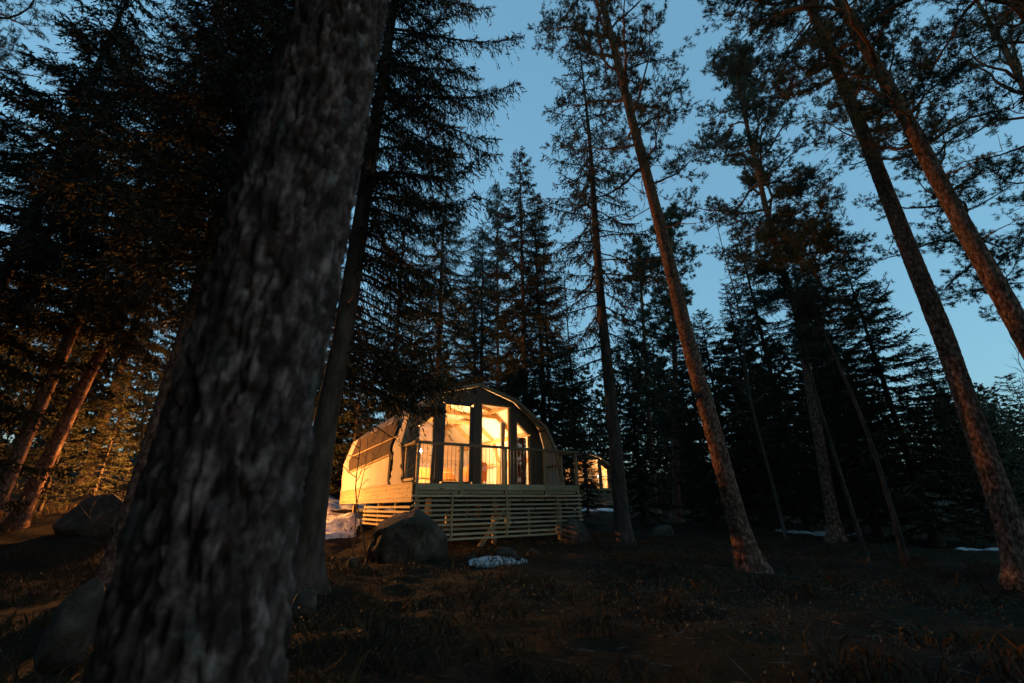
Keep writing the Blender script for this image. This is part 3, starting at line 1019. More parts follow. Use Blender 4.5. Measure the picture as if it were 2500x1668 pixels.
def snow_patch(px, Y, rx, ry, seed, label, th=0.06, rz=0.0, thr=0.42):
    p = at(px, 1250, Y)
    n = 60
    g = np.linspace(-1, 1, n)
    X, Yg = np.meshgrid(g, g, indexing='ij')
    ca, sa = math.cos(rz), math.sin(rz)
    wx = p[0] + X * rx * ca - Yg * ry * sa
    wy = p[1] + X * rx * sa + Yg * ry * ca
    r = np.hypot(X, Yg)
    m = 1.15 * (1 - r) + 1.5 * (fbm(X * 2.2 + seed, Yg * 2.2 + seed, 0, 4) - .5) + 0.18 * (fbm(X * 5 + seed, Yg * 5, 3, 2) - .5)
    t = terrain(wx, wy)
    hgt = t + np.clip((m - (thr - .3)) * 0.22, -0.08, th) + 0.012 * (fbm(X * 6, Yg * 6, seed, 3) - .5)
    edge = r > 0.985
    hgt = np.where(edge, t - 0.1, hgt)
    i, j = np.meshgrid(np.arange(n - 1), np.arange(n - 1), indexing='ij')
    q = np.stack([i * n + j, (i + 1) * n + j, (i + 1) * n + j + 1, i * n + j + 1], -1).reshape(-1, 4)
    keep = (hgt - t).ravel()[q].max(1) > -0.03
    c0 = np.array([p[0], p[1], gz(p[0], p[1])])
    o = link('snow_patch', mesh_np('snow_patch', np.stack([wx, wy, hgt], -1).reshape(-1, 3) - c0, [q[keep]], M['snow'], True), None, c0)
    return tag(o, label, 'snow patch', 'last patches of snow')


snow_patch(775, 13.6, 1.5, 2.6, 1, 'largest snow patch, lit pink beside the cabin side wall', 0.10, R(20), 0.25)
snow_patch(800, 18.5, 3.2, 2.4, 2, 'far snow bank behind the left end of the cabin', 0.16, 0, 0.2)
snow_patch(1218, 8.7, 0.58, 0.40, 5, 'bluish snow patch in the heath right in front of the deck', 0.05, R(12), 0.3)
snow_patch(1975, 17.0, 1.25, 1.2, 8, 'bluish snow patch between the dark trunks on the right', 0.07, R(-10), 0.35)
snow_patch(1470, 30.0, 2.2, 1.0, 9, 'thin snow strip below the distant cabin', 0.07, 0, 0.35)
snow_patch(2380, 11.0, 0.9, 0.5, 11, 'broken snow crumbs near the far right trunk', 0.03, 0, 0.78)


# ------------------------------------------------------------------ trees
def worley_plates(uu, vv, nu):
    """uu periodic in nu cells; returns F2-F1"""
    iu, iv = np.floor(uu), np.floor(vv)
    d1 = np.full(uu.shape, 9.0)
    d2 = np.full(uu.shape, 9.0)
    for a in (-1, 0, 1):
        for b in (-1, 0, 1):
            cu, cv = iu + a, iv + b
            hx = _hash(np.mod(cu, nu), cv, cu * 0 + 1)
            hy = _hash(np.mod(cu, nu), cv, cu * 0 + 2)
            d = np.hypot(cu + hx - uu, cv + hy - vv)
            n1 = np.minimum(d1, d)
            d2 = np.minimum(d2, np.maximum(d1, d))
            d1 = n1
    return d2 - d1


def trunk_mesh(P, rad, nseg, nring, plate=0.0, cell=0.07, seed=0, flare=True, mat=None, lump=0.04):
    """P polyline (local), rad radii at those points"""
    P = np.asarray(P, float)
    d = np.concatenate(([0], np.cumsum(np.linalg.norm(np.diff(P, axis=0), axis=1))))
    s = np.linspace(0, d[-1], nring)
    C = np.stack([np.interp(s, d, P[:, k]) for k in range(3)], -1)
    for _ in range(max(2, nring // 25)):
        C[1:-1] = 0.25 * C[:-2] + 0.5 * C[1:-1] + 0.25 * C[2:]
    r = np.interp(s, d, rad)
    T = np.gradient(C, axis=0)
    T /= np.linalg.norm(T, axis=1)[:, None]
    X = np.cross(T, np.array([0, 1.0, 0]))
    X /= np.linalg.norm(X, axis=1)[:, None]
    Y = np.cross(T, X)
    a = np.arange(nseg) * 2 * math.pi / nseg
    SS, AA = np.meshgrid(s, a, indexing='ij')
    rr = r[:, None] * np.ones_like(AA)
    cx, sx = np.cos(AA), np.sin(AA)
    rr = rr * (1 + lump * 2 * (vnoise(cx * 1.3 + seed, sx * 1.3, SS * 0.7) - .5))
    if flare:
        k = np.exp(-np.maximum(SS - 0.25, 0) / 0.32)
        rr = rr * (1 + k * (0.45 + 0.9 * vnoise(cx * 2.2 + seed, sx * 2.2, 1.0)))
    pl = np.ones_like(AA)
    if plate:
        circ = 2 * math.pi * float(np.mean(rad))
        nu = max(6, int(circ / cell))
        wu = 1.15 * (fbm(cx * 4, sx * 4, SS * 5 + seed, 3) - .5)
        wv = 1.2 * (fbm(cx * 3 + 7, sx * 3, SS * 3 + seed, 3) - .5)
        f = worley_plates(AA / (2 * math.pi) * nu + wu, SS / (cell * 1.8) + wv, nu)
        open_ = np.clip((fbm(cx * 2.5 + 3, sx * 2.5, SS * 3.1 + seed, 3) - .24) * 3.6, 0.0, 1.0)    # some cracks close and plates run together
        h = 1 - open_ * (1 - np.clip(f / 0.26, 0, 1) ** 0.7)
        nu2 = nu * 2
        f2 = worley_plates(AA / (2 * math.pi) * nu2 + wu * 2.2, SS / (cell * 1.1) + wv * 2, nu2)
        h2 = np.clip(f2 / 0.4, 0, 1)
        fine = fbm(cx * 9 + seed, sx * 9, SS * 10, 4)
        pl = np.clip(h * (0.55 + 0.25 * h2 + 0.5 * (fine - .3)), 0, 1)
        rr = rr + plate * (h - 1) + plate * 0.30 * (h2 - 1) * h + plate * 1.3 * (fine - .5) + plate * 0.9 * (fbm(cx * 3 + 5, sx * 3, SS * 1.6 + seed, 2) - .5)
    V = C[:, None, :] + rr[:, :, None] * (cx[:, :, None] * X[:, None, :] + sx[:, :, None] * Y[:, None, :])
    i, j = np.meshgrid(np.arange(nring - 1), np.arange(nseg), indexing='ij')
    k = (j + 1) % nseg
    Q = np.stack([i * nseg + j, (i + 1) * nseg + j, (i + 1) * nseg + k, i * nseg + k], -1).reshape(-1, 4)
    me = mesh_np('trunk', V.reshape(-1, 3), [Q], mat, True)
    at_ = me.attributes.new('plate', 'FLOAT', 'POINT')
    at_.data.foreach_set('value', pl.astype(np.float32).ravel())
    return me


def unit(v):
    return v / (np.linalg.norm(v, axis=-1, keepdims=True) + 1e-9)


def slivers(P, D, L, W, rng):
    """one triangle per sprig"""
    n = len(P)
    sd = unit(np.cross(D, rng.normal(size=(n, 3))))
    B = P + D * (L * 0.3)[:, None]
    V = np.stack([P - D * (L * .1)[:, None], B + sd * (W * .62)[:, None], P + D * L[:, None]], 1)
    return V.reshape(-1, 3), np.arange(n * 3).reshape(-1, 3)


def diamonds(P, D, L, W, rng):
    """one two-triangle sprig per row"""
    n = len(P)
    sd = unit(np.cross(D, rng.normal(size=(n, 3))))
    mid = P + D * (L * 0.45)[:, None]
    V = np.stack([P, mid + sd * (W / 2)[:, None], P + D * L[:, None], mid - sd * (W / 2)[:, None]], 1)
    F = (np.arange(n)[:, None] * 4 + np.array([0, 1, 2, 3])[None, :])
    return V.reshape(-1, 3), F


def spruce_parts(H, zb, Rm, nbr, seed, hang=0.5, dens=1.0, wid=0.026, up=0.35, droop=0.55, power=0.75, lean=None, step=0.055, gaps=0.0, extra=(), leaf=None):
    """crown and limbs of a spruce, local to its base; extra = explicit (z, azimuth, length, elevation)"""
    rng = np.random.default_rng(seed)
    ps, ds, ls = [], [], []
    lb = MB()
    spec = []
    for k in range(nbr):
        f = ((k + rng.uniform(0, 1)) / nbr)
        f = f ** 1.0
        z = zb + (H - zb) * f
        L = Rm * (1 - f) ** power * rng.uniform(0.62, 1.12) + 0.22
        if f < 0.12:
            L *= rng.uniform(0.5, 1.0)
        if rng.uniform() < gaps:
            continue
        spec.append((z, k * 2.399 + rng.uniform(-.5, .5), L, up * (f * 1.6 - 0.35) + rng.uniform(-.1, .1), rng.uniform(0.7, 1.25)))
    for e in extra:
        spec.append((*e, 1.0))
    for z, az, L, el, dn in spec:
        m = max(6, int(L / step))
        s = np.linspace(0.04, 1, m)
        rr = L * s
        dz = L * (math.tan(el) * s - droop * dn * 0.75 * s ** 1.7 + droop * dn * 0.55 * s ** 4)
        wob = 0.06 * L * (vnoise(s * 3 + seed, az * 7 + z * 5, 0) - .5)
        ca, sa = math.cos(az), math.sin(az)
        ax = np.stack([ca * rr - sa * wob, sa * rr + ca * wob, z + dz], -1)
        tan = unit(np.gradient(ax, axis=0))
        q = np.linspace(0, m - 1, min(m, 7)).astype(int)
        lb.tube(np.concatenate((np.array([[0, 0, z]]), ax[q])), np.concatenate(([0.012 + 0.011 * L], (0.010 + 0.010 * L) * (1 - s[q] * 0.85))), 4, False)
        lat = np.array([-sa, ca, 0.0])
        for sg in (-1, 1):
            keep = rng.uniform(size=m) < dens * np.clip(0.30 + s * 1.6, 0, 1)
            B = ax[keep]
            n = len(B)
            if not n:
                continue
            sk = s[keep]
            big = (rng.uniform(size=n) < 0.22) * np.clip(L / 1.6, 0, 1.2)          # every fourth is a longer hanging spray
            ln = (0.07 + 0.16 * np.minimum(L / 1.6, 1.1) * np.sin(0.35 + sk * 2.4) + 0.30 * big * np.sin(0.3 + sk * 2.5)) * rng.uniform(0.6, 1.3, n)
            hg = hang * (rng.uniform(0.1, 1.0, n) + 1.3 * (big > 0))
            dr = unit(lat[None, :] * sg * rng.uniform(0.35, 1.0, n)[:, None] + tan[keep] * rng.uniform(0.3, 1.0, n)[:, None] + np.array([0, 0, -1.0])[None, :] * hg[:, None])
            kk = 9
            tt = (np.arange(kk) + 0.4) / kk
            base = B[:, None, :] + dr[:, None, :] * (ln[:, None] * tt[None, :])[:, :, None]
            base[:, :, 2] -= hang * 0.4 * (ln[:, None] * tt[None, :] ** 2)
            td = unit(dr[:, None, :] * 0.9 + rng.normal(size=(n, kk, 3)) * 0.45 + np.array([0, 0, -0.25 * hang]))
            tl = (0.05 + 0.05 * rng.uniform(size=(n, kk))) * (0.7 + 0.3 * min(L, 2.0) / 2) * (wid / 0.03) ** 0.5
            msk = rng.uniform(size=(n, kk)) < np.clip(ln[:, None] / 0.26, 0.4, 1)
            ps.append(base[msk]); ds.append(td[msk]); ls.append(tl[msk])
        # sprigs along the limb itself
        tp = ax[m // 3:]
        ps.append(tp); ds.append(unit(tan[m // 3:] + rng.normal(size=tp.shape) * 0.5)); ls.append(np.full(len(tp), 0.11))
    Pn, Dn, Ln = np.concatenate(ps), np.concatenate(ds), np.concatenate(ls)
    V, F = (leaf or slivers)(Pn, Dn, Ln * 1.25, np.full(len(Ln), wid) * rng.uniform(0.7, 1.3, len(Ln)), rng)
    crown = mesh_np('crown', V, [F], M['needle'])
    return crown, lb.mesh('limbs', M['limb'])


TRUNKS = {}


def simple_trunk(H, r, seed, mat='bark_spruce', nseg=14, nring=60, bend=0.15):
    z = np.linspace(-0.4, H, 12)
    P = np.stack([bend * (vnoise(z * .15 + seed, 0, 0) - .5) * np.clip(z / 4, 0, 1), bend * (vnoise(z * .15 + seed, 5, 0) - .5) * np.clip(z / 4, 0, 1), z], -1)
    return trunk_mesh(P, r * (1 - np.clip(z, 0, H) / H * 0.93), nseg, nring, 0.0, seed=seed, mat=M[mat], lump=0.06)


SPECIES = {}


def species(key, H, r, trunk_seed, **kw):
    cr, lb = spruce_parts(H, **kw)
    SPECIES[key] = (H, simple_trunk(H, r, trunk_seed, 'bark_pine' if key == 'barelow' else 'bark_spruce'), cr, lb)


species('dense', 21.0, 0.19, 1, zb=1.6, Rm=2.8, nbr=230, seed=11, hang=0.7, dens=1.0, wid=0.048, step=0.048)
species('dense2', 19.0, 0.17, 2, zb=0.9, Rm=2.4, nbr=200, seed=12, hang=0.5, dens=1.0, wid=0.060)
species('bushy', 13.0, 0.15, 3, zb=0.5, Rm=2.8, nbr=190, seed=13, hang=0.3, dens=1.0, wid=0.064, droop=0.4, step=0.065)
species('sparse', 18.0, 0.17, 4, zb=4.2, Rm=2.1, nbr=135, seed=14, hang=0.9, dens=0.75, wid=0.044, droop=0.6, gaps=0.08)
species('barelow', 19.0, 0.135, 7, zb=4.6, Rm=2.6, nbr=185, seed=17, hang=0.7, dens=1.0, wid=0.036, step=0.036)
species('thin', 17.0, 0.10, 5, zb=3.0, Rm=1.1, nbr=105, seed=15, hang=0.4, dens=0.7, wid=0.046, gaps=0.1, step=0.07)
species('small', 6.0, 0.07, 6, zb=0.3, Rm=1.3, nbr=90, seed=16, hang=0.2, dens=0.95, wid=0.05, droop=0.35, step=0.07)


def place(key, px, Y, label, top=None, s=None, rz=0.0, group='spruces round the cabin', w=1.0, dz=0.0, tilt=(0, 0)):
    """px where the trunk would cross the image row 1250"""
    H, tr, cr, lb = SPECIES[key]
    p = at(px, 1250, Y)
    z = gz(p[0], p[1]) + dz
    if top is not None:
        s = (CZ + ray(px, top)[2] * Y - z) / H
    s = s or 1.0
    o = empty('spruce_tree', (p[0], p[1], z), rz, label, 'tree', group)
    o.rotation_euler = (tilt[0], tilt[1], rz)
    o.scale = (s * w, s * w, s)
    link('trunk', tr, o)
    c = link('crown', cr, o)
    link('limbs', lb, o)
    return o


# --- pine crowns -----------------------------------------------------------------
def pine_parts(P, H, z0, nl, Lmax, seed, tuft=0.09, nn=6, zmin_limb=None, spread=1.0, wid=0.015, up=0.25, subn=3, skip=None):
    """limbs and needle tufts along a trunk polyline P (local, rising); crown from z0 to H"""
    rng = np.random.default_rng(seed)
    P = np.asarray(P, float)
    lb = MB()
    tp, tdv = [], []
    st = []

    def trunk_at(z):
        return np.array([np.interp(z, P[:, 2], P[:, 0]), np.interp(z, P[:, 2], P[:, 1]), z])

    for k in range(nl):
        f = (k + rng.uniform(0, 1)) / nl
        z = z0 + (H - z0) * f
        prof = (0.55 + 0.45 * math.sin(min(1, f * 1.6) * math.pi / 2)) * (1 - f ** 3) ** 0.6
        L = Lmax * prof * rng.uniform(0.55, 1.1)
        if L < 0.5:
            L = 0.5
        az = k * 2.399 + rng.uniform(-.6, .6)
        el = up + f * 0.7 + rng.uniform(-.25, .25)
        d = np.array([math.cos(az) * math.cos(el), math.sin(az) * math.cos(el), math.sin(el)])
        p = trunk_at(z)
        n = max(5, int(L / 0.28))
        pts = [p]
        dirs = [d]
        for q in range(n):
            d = unit(d + rng.normal(size=3) * 0.24 * spread + np.array([0, 0, 0.05 + (0.06 if q > n * .6 else -0.05)]))
            p = p + d * L / n
            pts.append(p)
            dirs.append(d)
        r0 = 0.014 + 0.014 * L
        lb.tube(pts, np.linspace(r0, 0.007, n + 1), 5, False)
        for q in range(max(1, int(n * 0.3)), n + 1):
            for _ in range(subn if q < n else subn + 2):
                if rng.uniform() < 0.15:
                    continue
                dd = unit(dirs[q] * rng.uniform(0.3, 1.0) + rng.normal(size=3) * np.array([.8, .8, .35]) + np.array([0, 0, 0.15]))
                sl = rng.uniform(0.3, 0.85) * min(1.0, 0.45 + L / 3)
                sp = [pts[q]]
                x = pts[q]
                e = dd
                for _k in range(4):
                    e = unit(e + rng.normal(size=3) * 0.3 + np.array([0, 0, 0.07]))
                    x = x + e * sl / 4
                    sp.append(x)
                lb.tube(sp, np.linspace(0.009, 0.004, 5), 3, False)
                for g in (2, 3, 4):
                    for _k in range(3 if g < 4 else 5):
                        td = unit(e * 0.7 + rng.normal(size=3) * np.array([.75, .75, .5]) + np.array([0, 0, 0.3]))
                        tl = rng.uniform(0.08, 0.24)
                        st.append((sp[g], td, tl))
    B = np.array([a for a, _, _ in st])
    D = np.array([b for _, b, _ in st])
    Lg = np.array([c for _, _, c in st])
    # twiglets as slim diamonds in the limb mesh
    V, F = diamonds(B, D, Lg, np.full(len(B), 0.008), rng)
    lb.add(V, F)
    for fr in (0.55, 0.8, 1.0):
        tp.append(B + D * (Lg * fr)[:, None])
        tdv.append(D)
    C = np.concatenate(tp)
    D = np.concatenate(tdv)
    n = len(C)
    nd = unit(D[:, None, :] * 0.55 + rng.normal(size=(n, nn, 3)))
    ln = tuft * rng.uniform(0.7, 1.2, (n, nn))
    sd = unit(np.cross(nd, rng.normal(size=(n, nn, 3)))) * (wid / 2)
    V = np.stack([C[:, None, :] - sd, C[:, None, :] + sd, C[:, None, :] + nd * ln[:, :, None]], 2).reshape(-1, 3)
    F = np.arange(n * nn * 3).reshape(-1, 3)
    return mesh_np('crown', V, [F], M['pine_needle']), lb


def dead_limbs(lb, P, zs, seed, L=(0.4, 1.4), el=(-0.5, 0.1), az=None, sub=True, r=0.016):
    rng = np.random.default_rng(seed)
    P = np.asarray(P, float)
    for z in zs:
        a = rng.uniform(0, 6.28) if az is None else rng.uniform(*az)
        e = rng.uniform(*el)
        d = np.array([math.cos(a) * math.cos(e), math.sin(a) * math.cos(e), math.sin(e)])
        p = np.array([np.interp(z, P[:, 2], P[:, 0]), np.interp(z, P[:, 2], P[:, 1]), z])
        ln = rng.uniform(*L)
        pts = [p]
        for q in range(6):
            d = unit(d + rng.normal(size=3) * 0.16 + np.array([0, 0, -0.05]))
            p = p + d * ln / 6
            pts.append(p)
            if sub and q > 1 and rng.uniform() < 0.75:
                e2 = unit(d + rng.normal(size=3) * 0.7 + np.array([0, 0, -.3]))
                x = p
                sp = [x]
                for _ in range(3):
                    e2 = unit(e2 + rng.normal(size=3) * .2)
                    x = x + e2 * ln * rng.uniform(0.06, 0.16)
                    sp.append(x)
                lb.tube(sp, np.linspace(0.005, 0.002, 4), 3, False)
        lb.tube(pts, np.linspace(r, 0.003, 7), 4, False)


def pine(pix, Y, H, r0, label, z0, nl, Lmax, seed, bark='bark_pine', nseg=40, nring=500, plate=0.012, cell=0.07, stubs=(), crown=True, rtop=0.35, group='tall pines round the cabin', smallcrown=None, **kw):
    """a pine whose trunk runs through these photograph pixels, Y metres ahead"""
    W = [at(px, py, Y) for px, py in pix]
    W.sort(key=lambda p: p[2])
    d = (W[-1] - W[0]) / (W[-1][2] - W[0][2])
    d0 = (W[1] - W[0]) / (W[1][2] - W[0][2])
    lo = W[0]
    for _ in range(4):
        g = gz(lo[0], lo[1]) - 0.25
        lo = W[0] + d0 * (g - W[0][2])
    base = lo + d0 * 0.25
    top = W[-1]
    d1 = (W[-1] - W[-2]) / (W[-1][2] - W[-2][2])
    zt = base[2] + H
    pts = [lo] + [w for w in W if w[2] > lo[2] + 0.3]
    if zt > top[2] + 0.5:
        k = zt - top[2]
        pts += [top + d1 * k * 0.5 + np.array([0.1, 0, 0]), top + d1 * k]
    pts = np.array(pts) - base
    H = float(pts[-1][2])
    f = np.clip(pts[:, 2] / H, 0, 1)
    rad = r0 * (1 - (1 - rtop) * f ** 0.9)
    rad[-1] = 0.03
    o = empty('pine_tree', base, 0, label, 'tree', group)
    link('trunk', trunk_mesh(pts, rad, nseg, nring, plate, cell, seed, True, M[bark]), o)
    if crown:
        cr, lb = pine_parts(pts, H, z0, nl, Lmax, seed, **kw)
        if stubs:
            dead_limbs(lb, pts, stubs, seed)
        link('crown', cr, o)
        link('limbs', lb.mesh('limbs', M['pine_limb']), o)
    return o, pts


# foreground pine: the trunk that fills the left third
pine([(468, 1640), (571, 1112), (655, 756), (742, 400), (842, 0)], 1.15, 19.0, 0.182, 'huge lichened foreground pine trunk leaning across the left third', 9.0, 16, 2.0, 101, bark='bark_pine_near', nseg=180, nring=720, plate=0.030, cell=0.042, rtop=0.55)
# the leaning pine right of the cabin
pine([(1835, 1400), (1757, 1112), (1680, 834), (1613, 556), (1545, 300), (1508, 150), (1470, 0)], 8.5, 20.5, 0.175, 'leaning pine with orange lit trunk right of the cabin', 8.6, 40, 3.2, 102, nseg=60, nring=640, plate=0.012, cell=0.055, stubs=(4.2, 5.1, 5.9, 6.6, 7.2, 7.9, 8.4, 9.0))
pine([(2540, 1500), (2405, 1112), (2310, 840), (2198, 556), (2085, 270), (1973, 0)], 7.0, 21.0, 0.165, 'thick reddish pine trunk at right, the more upright of two crossing the frame top', 10.0, 34, 3.0, 103, nseg=50, nring=480, plate=0.013, cell=0.06, stubs=(6.0, 7.4, 8.6, 9.4))
pine([(2520, 855), (2354, 556), (2204, 275), (2047, 0)], 6.2, 20.0, 0.155, 'dark slanting pine trunk nearest the right edge', 7.0, 40, 3.4, 104, nseg=48, nring=420, plate=0.012, cell=0.06, stubs=(4.4, 5.2, 6.0, 6.6))
pine([(1985, 990), (1945, 760), (1905, 640), (1868, 500), (1815, 270), (1795, 180)], 14.0, 20.0, 0.17, 'slender pine with an airy crown between the leaning pine and the thick one', 7.6, 50, 3.5, 105, nseg=32, nring=300, plate=0.012, cell=0.08, stubs=(5.2, 6.0, 6.8, 7.6), tuft=0.10, wid=0.018)
pine([(2600, 150), (2490, 0)], 5.2, 19.0, 0.19, 'pine just outside the top right corner with boughs hanging into view', 8.0, 30, 3.4, 106, subn=2, nseg=40, nring=300, plate=0.012, cell=0.06)
pine([(2760, 700), (2560, 330)], 10.0, 19.0, 0.17, 'pine beyond the right edge with dense needled boughs', 5.0, 34, 3.4, 107, subn=2, nseg=24, nring=200, plate=0.01, tuft=0.095, wid=0.012)
pine([(1650, 1100), (1648, 900), (1640, 620), (1636, 520)], 22.0, 17.0, 0.19, 'round topped dense pine behind the leaning pine', 3.5, 38, 3.0, 108, nseg=20, nring=160, plate=0.0, tuft=0.13, wid=0.030, nn=5)
pine([(1590, 1100), (1560, 620)], 26.0, 17.5, 0.19, 'dense pine crown between the tall spruce and the leaning pine', 4.5, 34, 3.0, 109, nseg=20, nring=160, plate=0.0, tuft=0.13, wid=0.030, nn=5)
pine([(-470, 1000), (-230, 400)], 7.5, 17.5, 0.18, 'open crowned pine at the upper left edge', 5.0, 34, 3.2, 110, subn=2, nseg=32, nring=250, plate=0.012, stubs=(2.5, 3.5), tuft=0.09, wid=0.011)
pine([(1216, 950), (1214, 480)], 24.0, 17.5, 0.13, 'thin straight pine pole behind the cabin roof ridge', 9.5, 26, 1.5, 111, nseg=14, nring=120, plate=0.0, tuft=0.11, wid=0.014)

pine([(2395, 640), (2228, 330)], 12.5, 19.5, 0.15, 'pine hidden behind the dark slanting trunk, its crown filling the upper right', 6.5, 44, 3.6, 112, subn=2, nn=7, nseg=20, nring=160, plate=0.0, tuft=0.10, wid=0.016)
# the big spruce right behind the foreground pine
def hero_spruce():
    pix = [(752, 1330), (800, 1000), (836, 834), (879, 556), (922, 270), (964, 0)]
    Y = 6.3
    W = [at(px, py, Y) for px, py in pix]
    base = W[0].copy()
    base[2] = gz(base[0], base[1])
    d1 = (W[-1] - W[-2]) / (W[-1][2] - W[-2][2])
    H = 19.0
    pts = [W[0] + (W[1] - W[0]) / (W[1][2] - W[0][2]) * (base[2] - 0.3 - W[0][2])] + W[1:]
    pts += [W[-1] + d1 * (base[2] + H - W[-1][2])]
    pts = np.array(pts) - base
    f = np.clip(pts[:, 2] / H, 0, 1)
    o = empty('spruce_tree', base, 0, 'tall spruce with hanging twigs just right of the foreground pine', 'tree', 'spruces round the cabin')
    link('trunk', trunk_mesh(pts, 0.185 * (1 - 0.9 * f), 40, 420, 0.006, 0.04, 5, True, M['bark_spruce']), o)
    ex = []
    rng = np.random.default_rng(77)
    for z in np.linspace(4.8, 15.5, 62):                    # long boughs on the open right side
        ex.append((z, rng.uniform(-0.75, 0.75), rng.uniform(1.2, 3.0) * (1 - max(0, z - 11) / 12), rng.uniform(-0.25, 0.12)))
    for z, az, L, el in ((3.25, 0.55, 2.15, 0.02), (3.0, 0.75, 2.0, -0.02), (3.6, 0.62, 2.0, -0.05), (3.4, 0.35, 1.8, -0.1)):
        ex.append((z, az, L, el))                           # the bough that droops in front of the cabin
    for z in np.linspace(2.9, 5.2, 14):
        ex.append((z, rng.uniform(0.25, 0.8), rng.uniform(1.3, 1.85), rng.uniform(-0.15, 0.1)))
    cr, lbm = spruce_parts(H, 6.0, 2.2, 120, 31, hang=1.0, dens=0.95, wid=0.034, droop=0.62, extra=ex, step=0.032)
    lb = MB()
    dead_limbs(lb, pts, np.linspace(2.6, 7.0, 34), 9, (0.8, 2.1), (-0.55, -0.05), (-1.2, 1.2), True, 0.014)
    dead_limbs(lb, pts, np.linspace(2.2, 6.0, 14), 19, (0.5, 1.4), (-0.5, 0.0), None, True, 0.011)
    link('crown', cr, o)
    link('limbs', lbm, o)
    link('dead_branches', lb.mesh('dead_branches', M['limb']), o)


hero_spruce()

# spruces that can be told apart
place('dense', 1048, 20.8, 'dense drooping spruce right behind the cabin ridge', s=1.06, rz=0.4, w=0.9)
place('dense2', 1290, 19.0, 'pointed spruce rising between cabin roof and the sparse spruce', top=368, rz=1.2, w=1.15)
place('sparse', 1518, 12.2, 'tall sparse spruce right of the cabin with bare lower trunk', top=90, rz=0.7, w=1.15)
place('dense2', 1335, 20.5, 'dark spruce behind the right shoulder of the cabin roof', top=470, rz=2.6, w=1.1)
place('dense', 1170, 25.0, 'dark spruce behind the gap left of the thin pine pole', top=540, rz=1.6)
place('small', 843, 21.0, 'young spruce behind the cabin roof at its left end', top=780, rz=0.5)
place('thin', 1352, 27.0, 'thin far spruce above the right half of the cabin roof', top=500, rz=2.0)
place('dense2', 1150, 30.0, 'far spruce seen behind the thin pine pole', top=560, rz=3.0)
place('sparse', 930, 24.0, 'far sparse spruce above the left side of the cabin roof', top=420, rz=4.0)
place('barelow', 322, 6.6, 'broad dark spruce filling the upper left beside the foreground pine', s=1.0, rz=2.2, w=1.1)
place('barelow', -20, 9.2, 'spruce at the left edge with the narrow orange lit trunk', s=1.0, tilt=(0, 0.07), w=1.0)
place('barelow', 50, 10.2, 'spruce at the left edge with the wider orange lit trunk', s=0.95, tilt=(0, 0.15), w=1.15)
place('barelow', 478, 7.4, 'dark spruce right of the orange lit mossy boulder', s=1.0, rz=5.0)
place('dense', 560, 21.0, 'dark spruce hidden mostly by the foreground pine', s=0.9, rz=3.4)
place('bushy', 660, 19.0, 'bushy spruce between foreground pine and cabin, far back', s=1.1, rz=1.4)
place('dense2', 180, 17.0, 'dark spruce behind the two orange lit trunks', s=1.1, rz=2.4)
place('dense', -180, 14.0, 'dark spruce beyond the left edge of the view', s=1.0, rz=0.2)
place('bushy', 2262, 13.5, 'broad black spruce below the thick pine trunk', top=625, rz=0.3, w=1.15)
place('dense2', 1962, 17.0, 'dark spruce just left of the broad black one', top=510, rz=0.9, w=1.05)
place('dense2', 2130, 15.5, 'dark spruce between the slender pine and the broad black spruce', top=600, rz=1.1, w=1.2)
place('bushy', 2400, 17.5, 'dark spruce behind the thick pine trunk, lower than its neighbours', top=840, rz=2.0, w=1.2)
place('small', 1436, 25.0, 'little dark spruce in front of the distant cabin', s=0.75, rz=1.5)
place('thin', 1412, 21.0, 'slim spruce behind the right railing corner, hiding half the distant cabin', s=0.8, rz=0.5, w=1.2)
place('dense2', 1740, 19.0, 'dark spruce right of the leaning pine, close behind it', top=760, rz=0.2, w=1.3)
place('dense2', 1890, 21.0, 'dark spruce filling the gap behind the slender pine', top=690, rz=1.7, w=1.3)
place('dense2', 1570, 20.0, 'dark spruce left of the leaning pine foot', top=800, rz=2.9, w=1.3)
place('dense2', 2080, 20.0, 'dark spruce behind the two thin bare trunks', top=760, rz=4.1, w=1.3)
place('dense2', -262, 8.5, 'dark spruce at the upper left corner of the view', s=0.95, rz=3.3)
place('bushy', 1800, 22.0, 'dark spruce right of the leaning pine, far back', top=760, rz=2.8, w=1.2)
place('small', 2604, 26.0, 'lone small spruce against the sky at the right edge', top=915, rz=1.0, w=1.1)
place('small', 2490, 30.0, 'small spruce left of the lone one at the right edge', top=1010, rz=2.0)

place('small', 95, 12.0, 'orange lit young spruce left of the mossy boulder', s=0.5, rz=0.4)
place('small', 215, 13.5, 'orange lit young spruce behind the mossy boulder', s=0.6, rz=1.4)
place('small', 370, 12.2, 'orange lit young spruce between mossy boulder and foreground pine', s=0.62, rz=2.4)
# thin dark trunks standing low on the right
for px, Y, lab in ((2085, 10.5, 'thin dark bare trunk left of the two low on the right'), (2175, 9.0, 'thin dark bare trunk right of the two low on the right')):
    p = on_ground(px, Y)
    o = empty('young_pine', p, 0, lab, 'tree', 'thin trunks on the right')
    link('trunk', simple_trunk(8.5, 0.05, int(px), 'bark_spruce', 10, 50, 0.5), o)
    cr, lb = pine_parts(np.array([[0, 0, 0], [0, 0, 8.5]]), 8.5, 4.5, 14, 1.0, int(px))
    link('crown', cr, o)
    link('limbs', lb.mesh('limbs', M['pine_limb']), o)


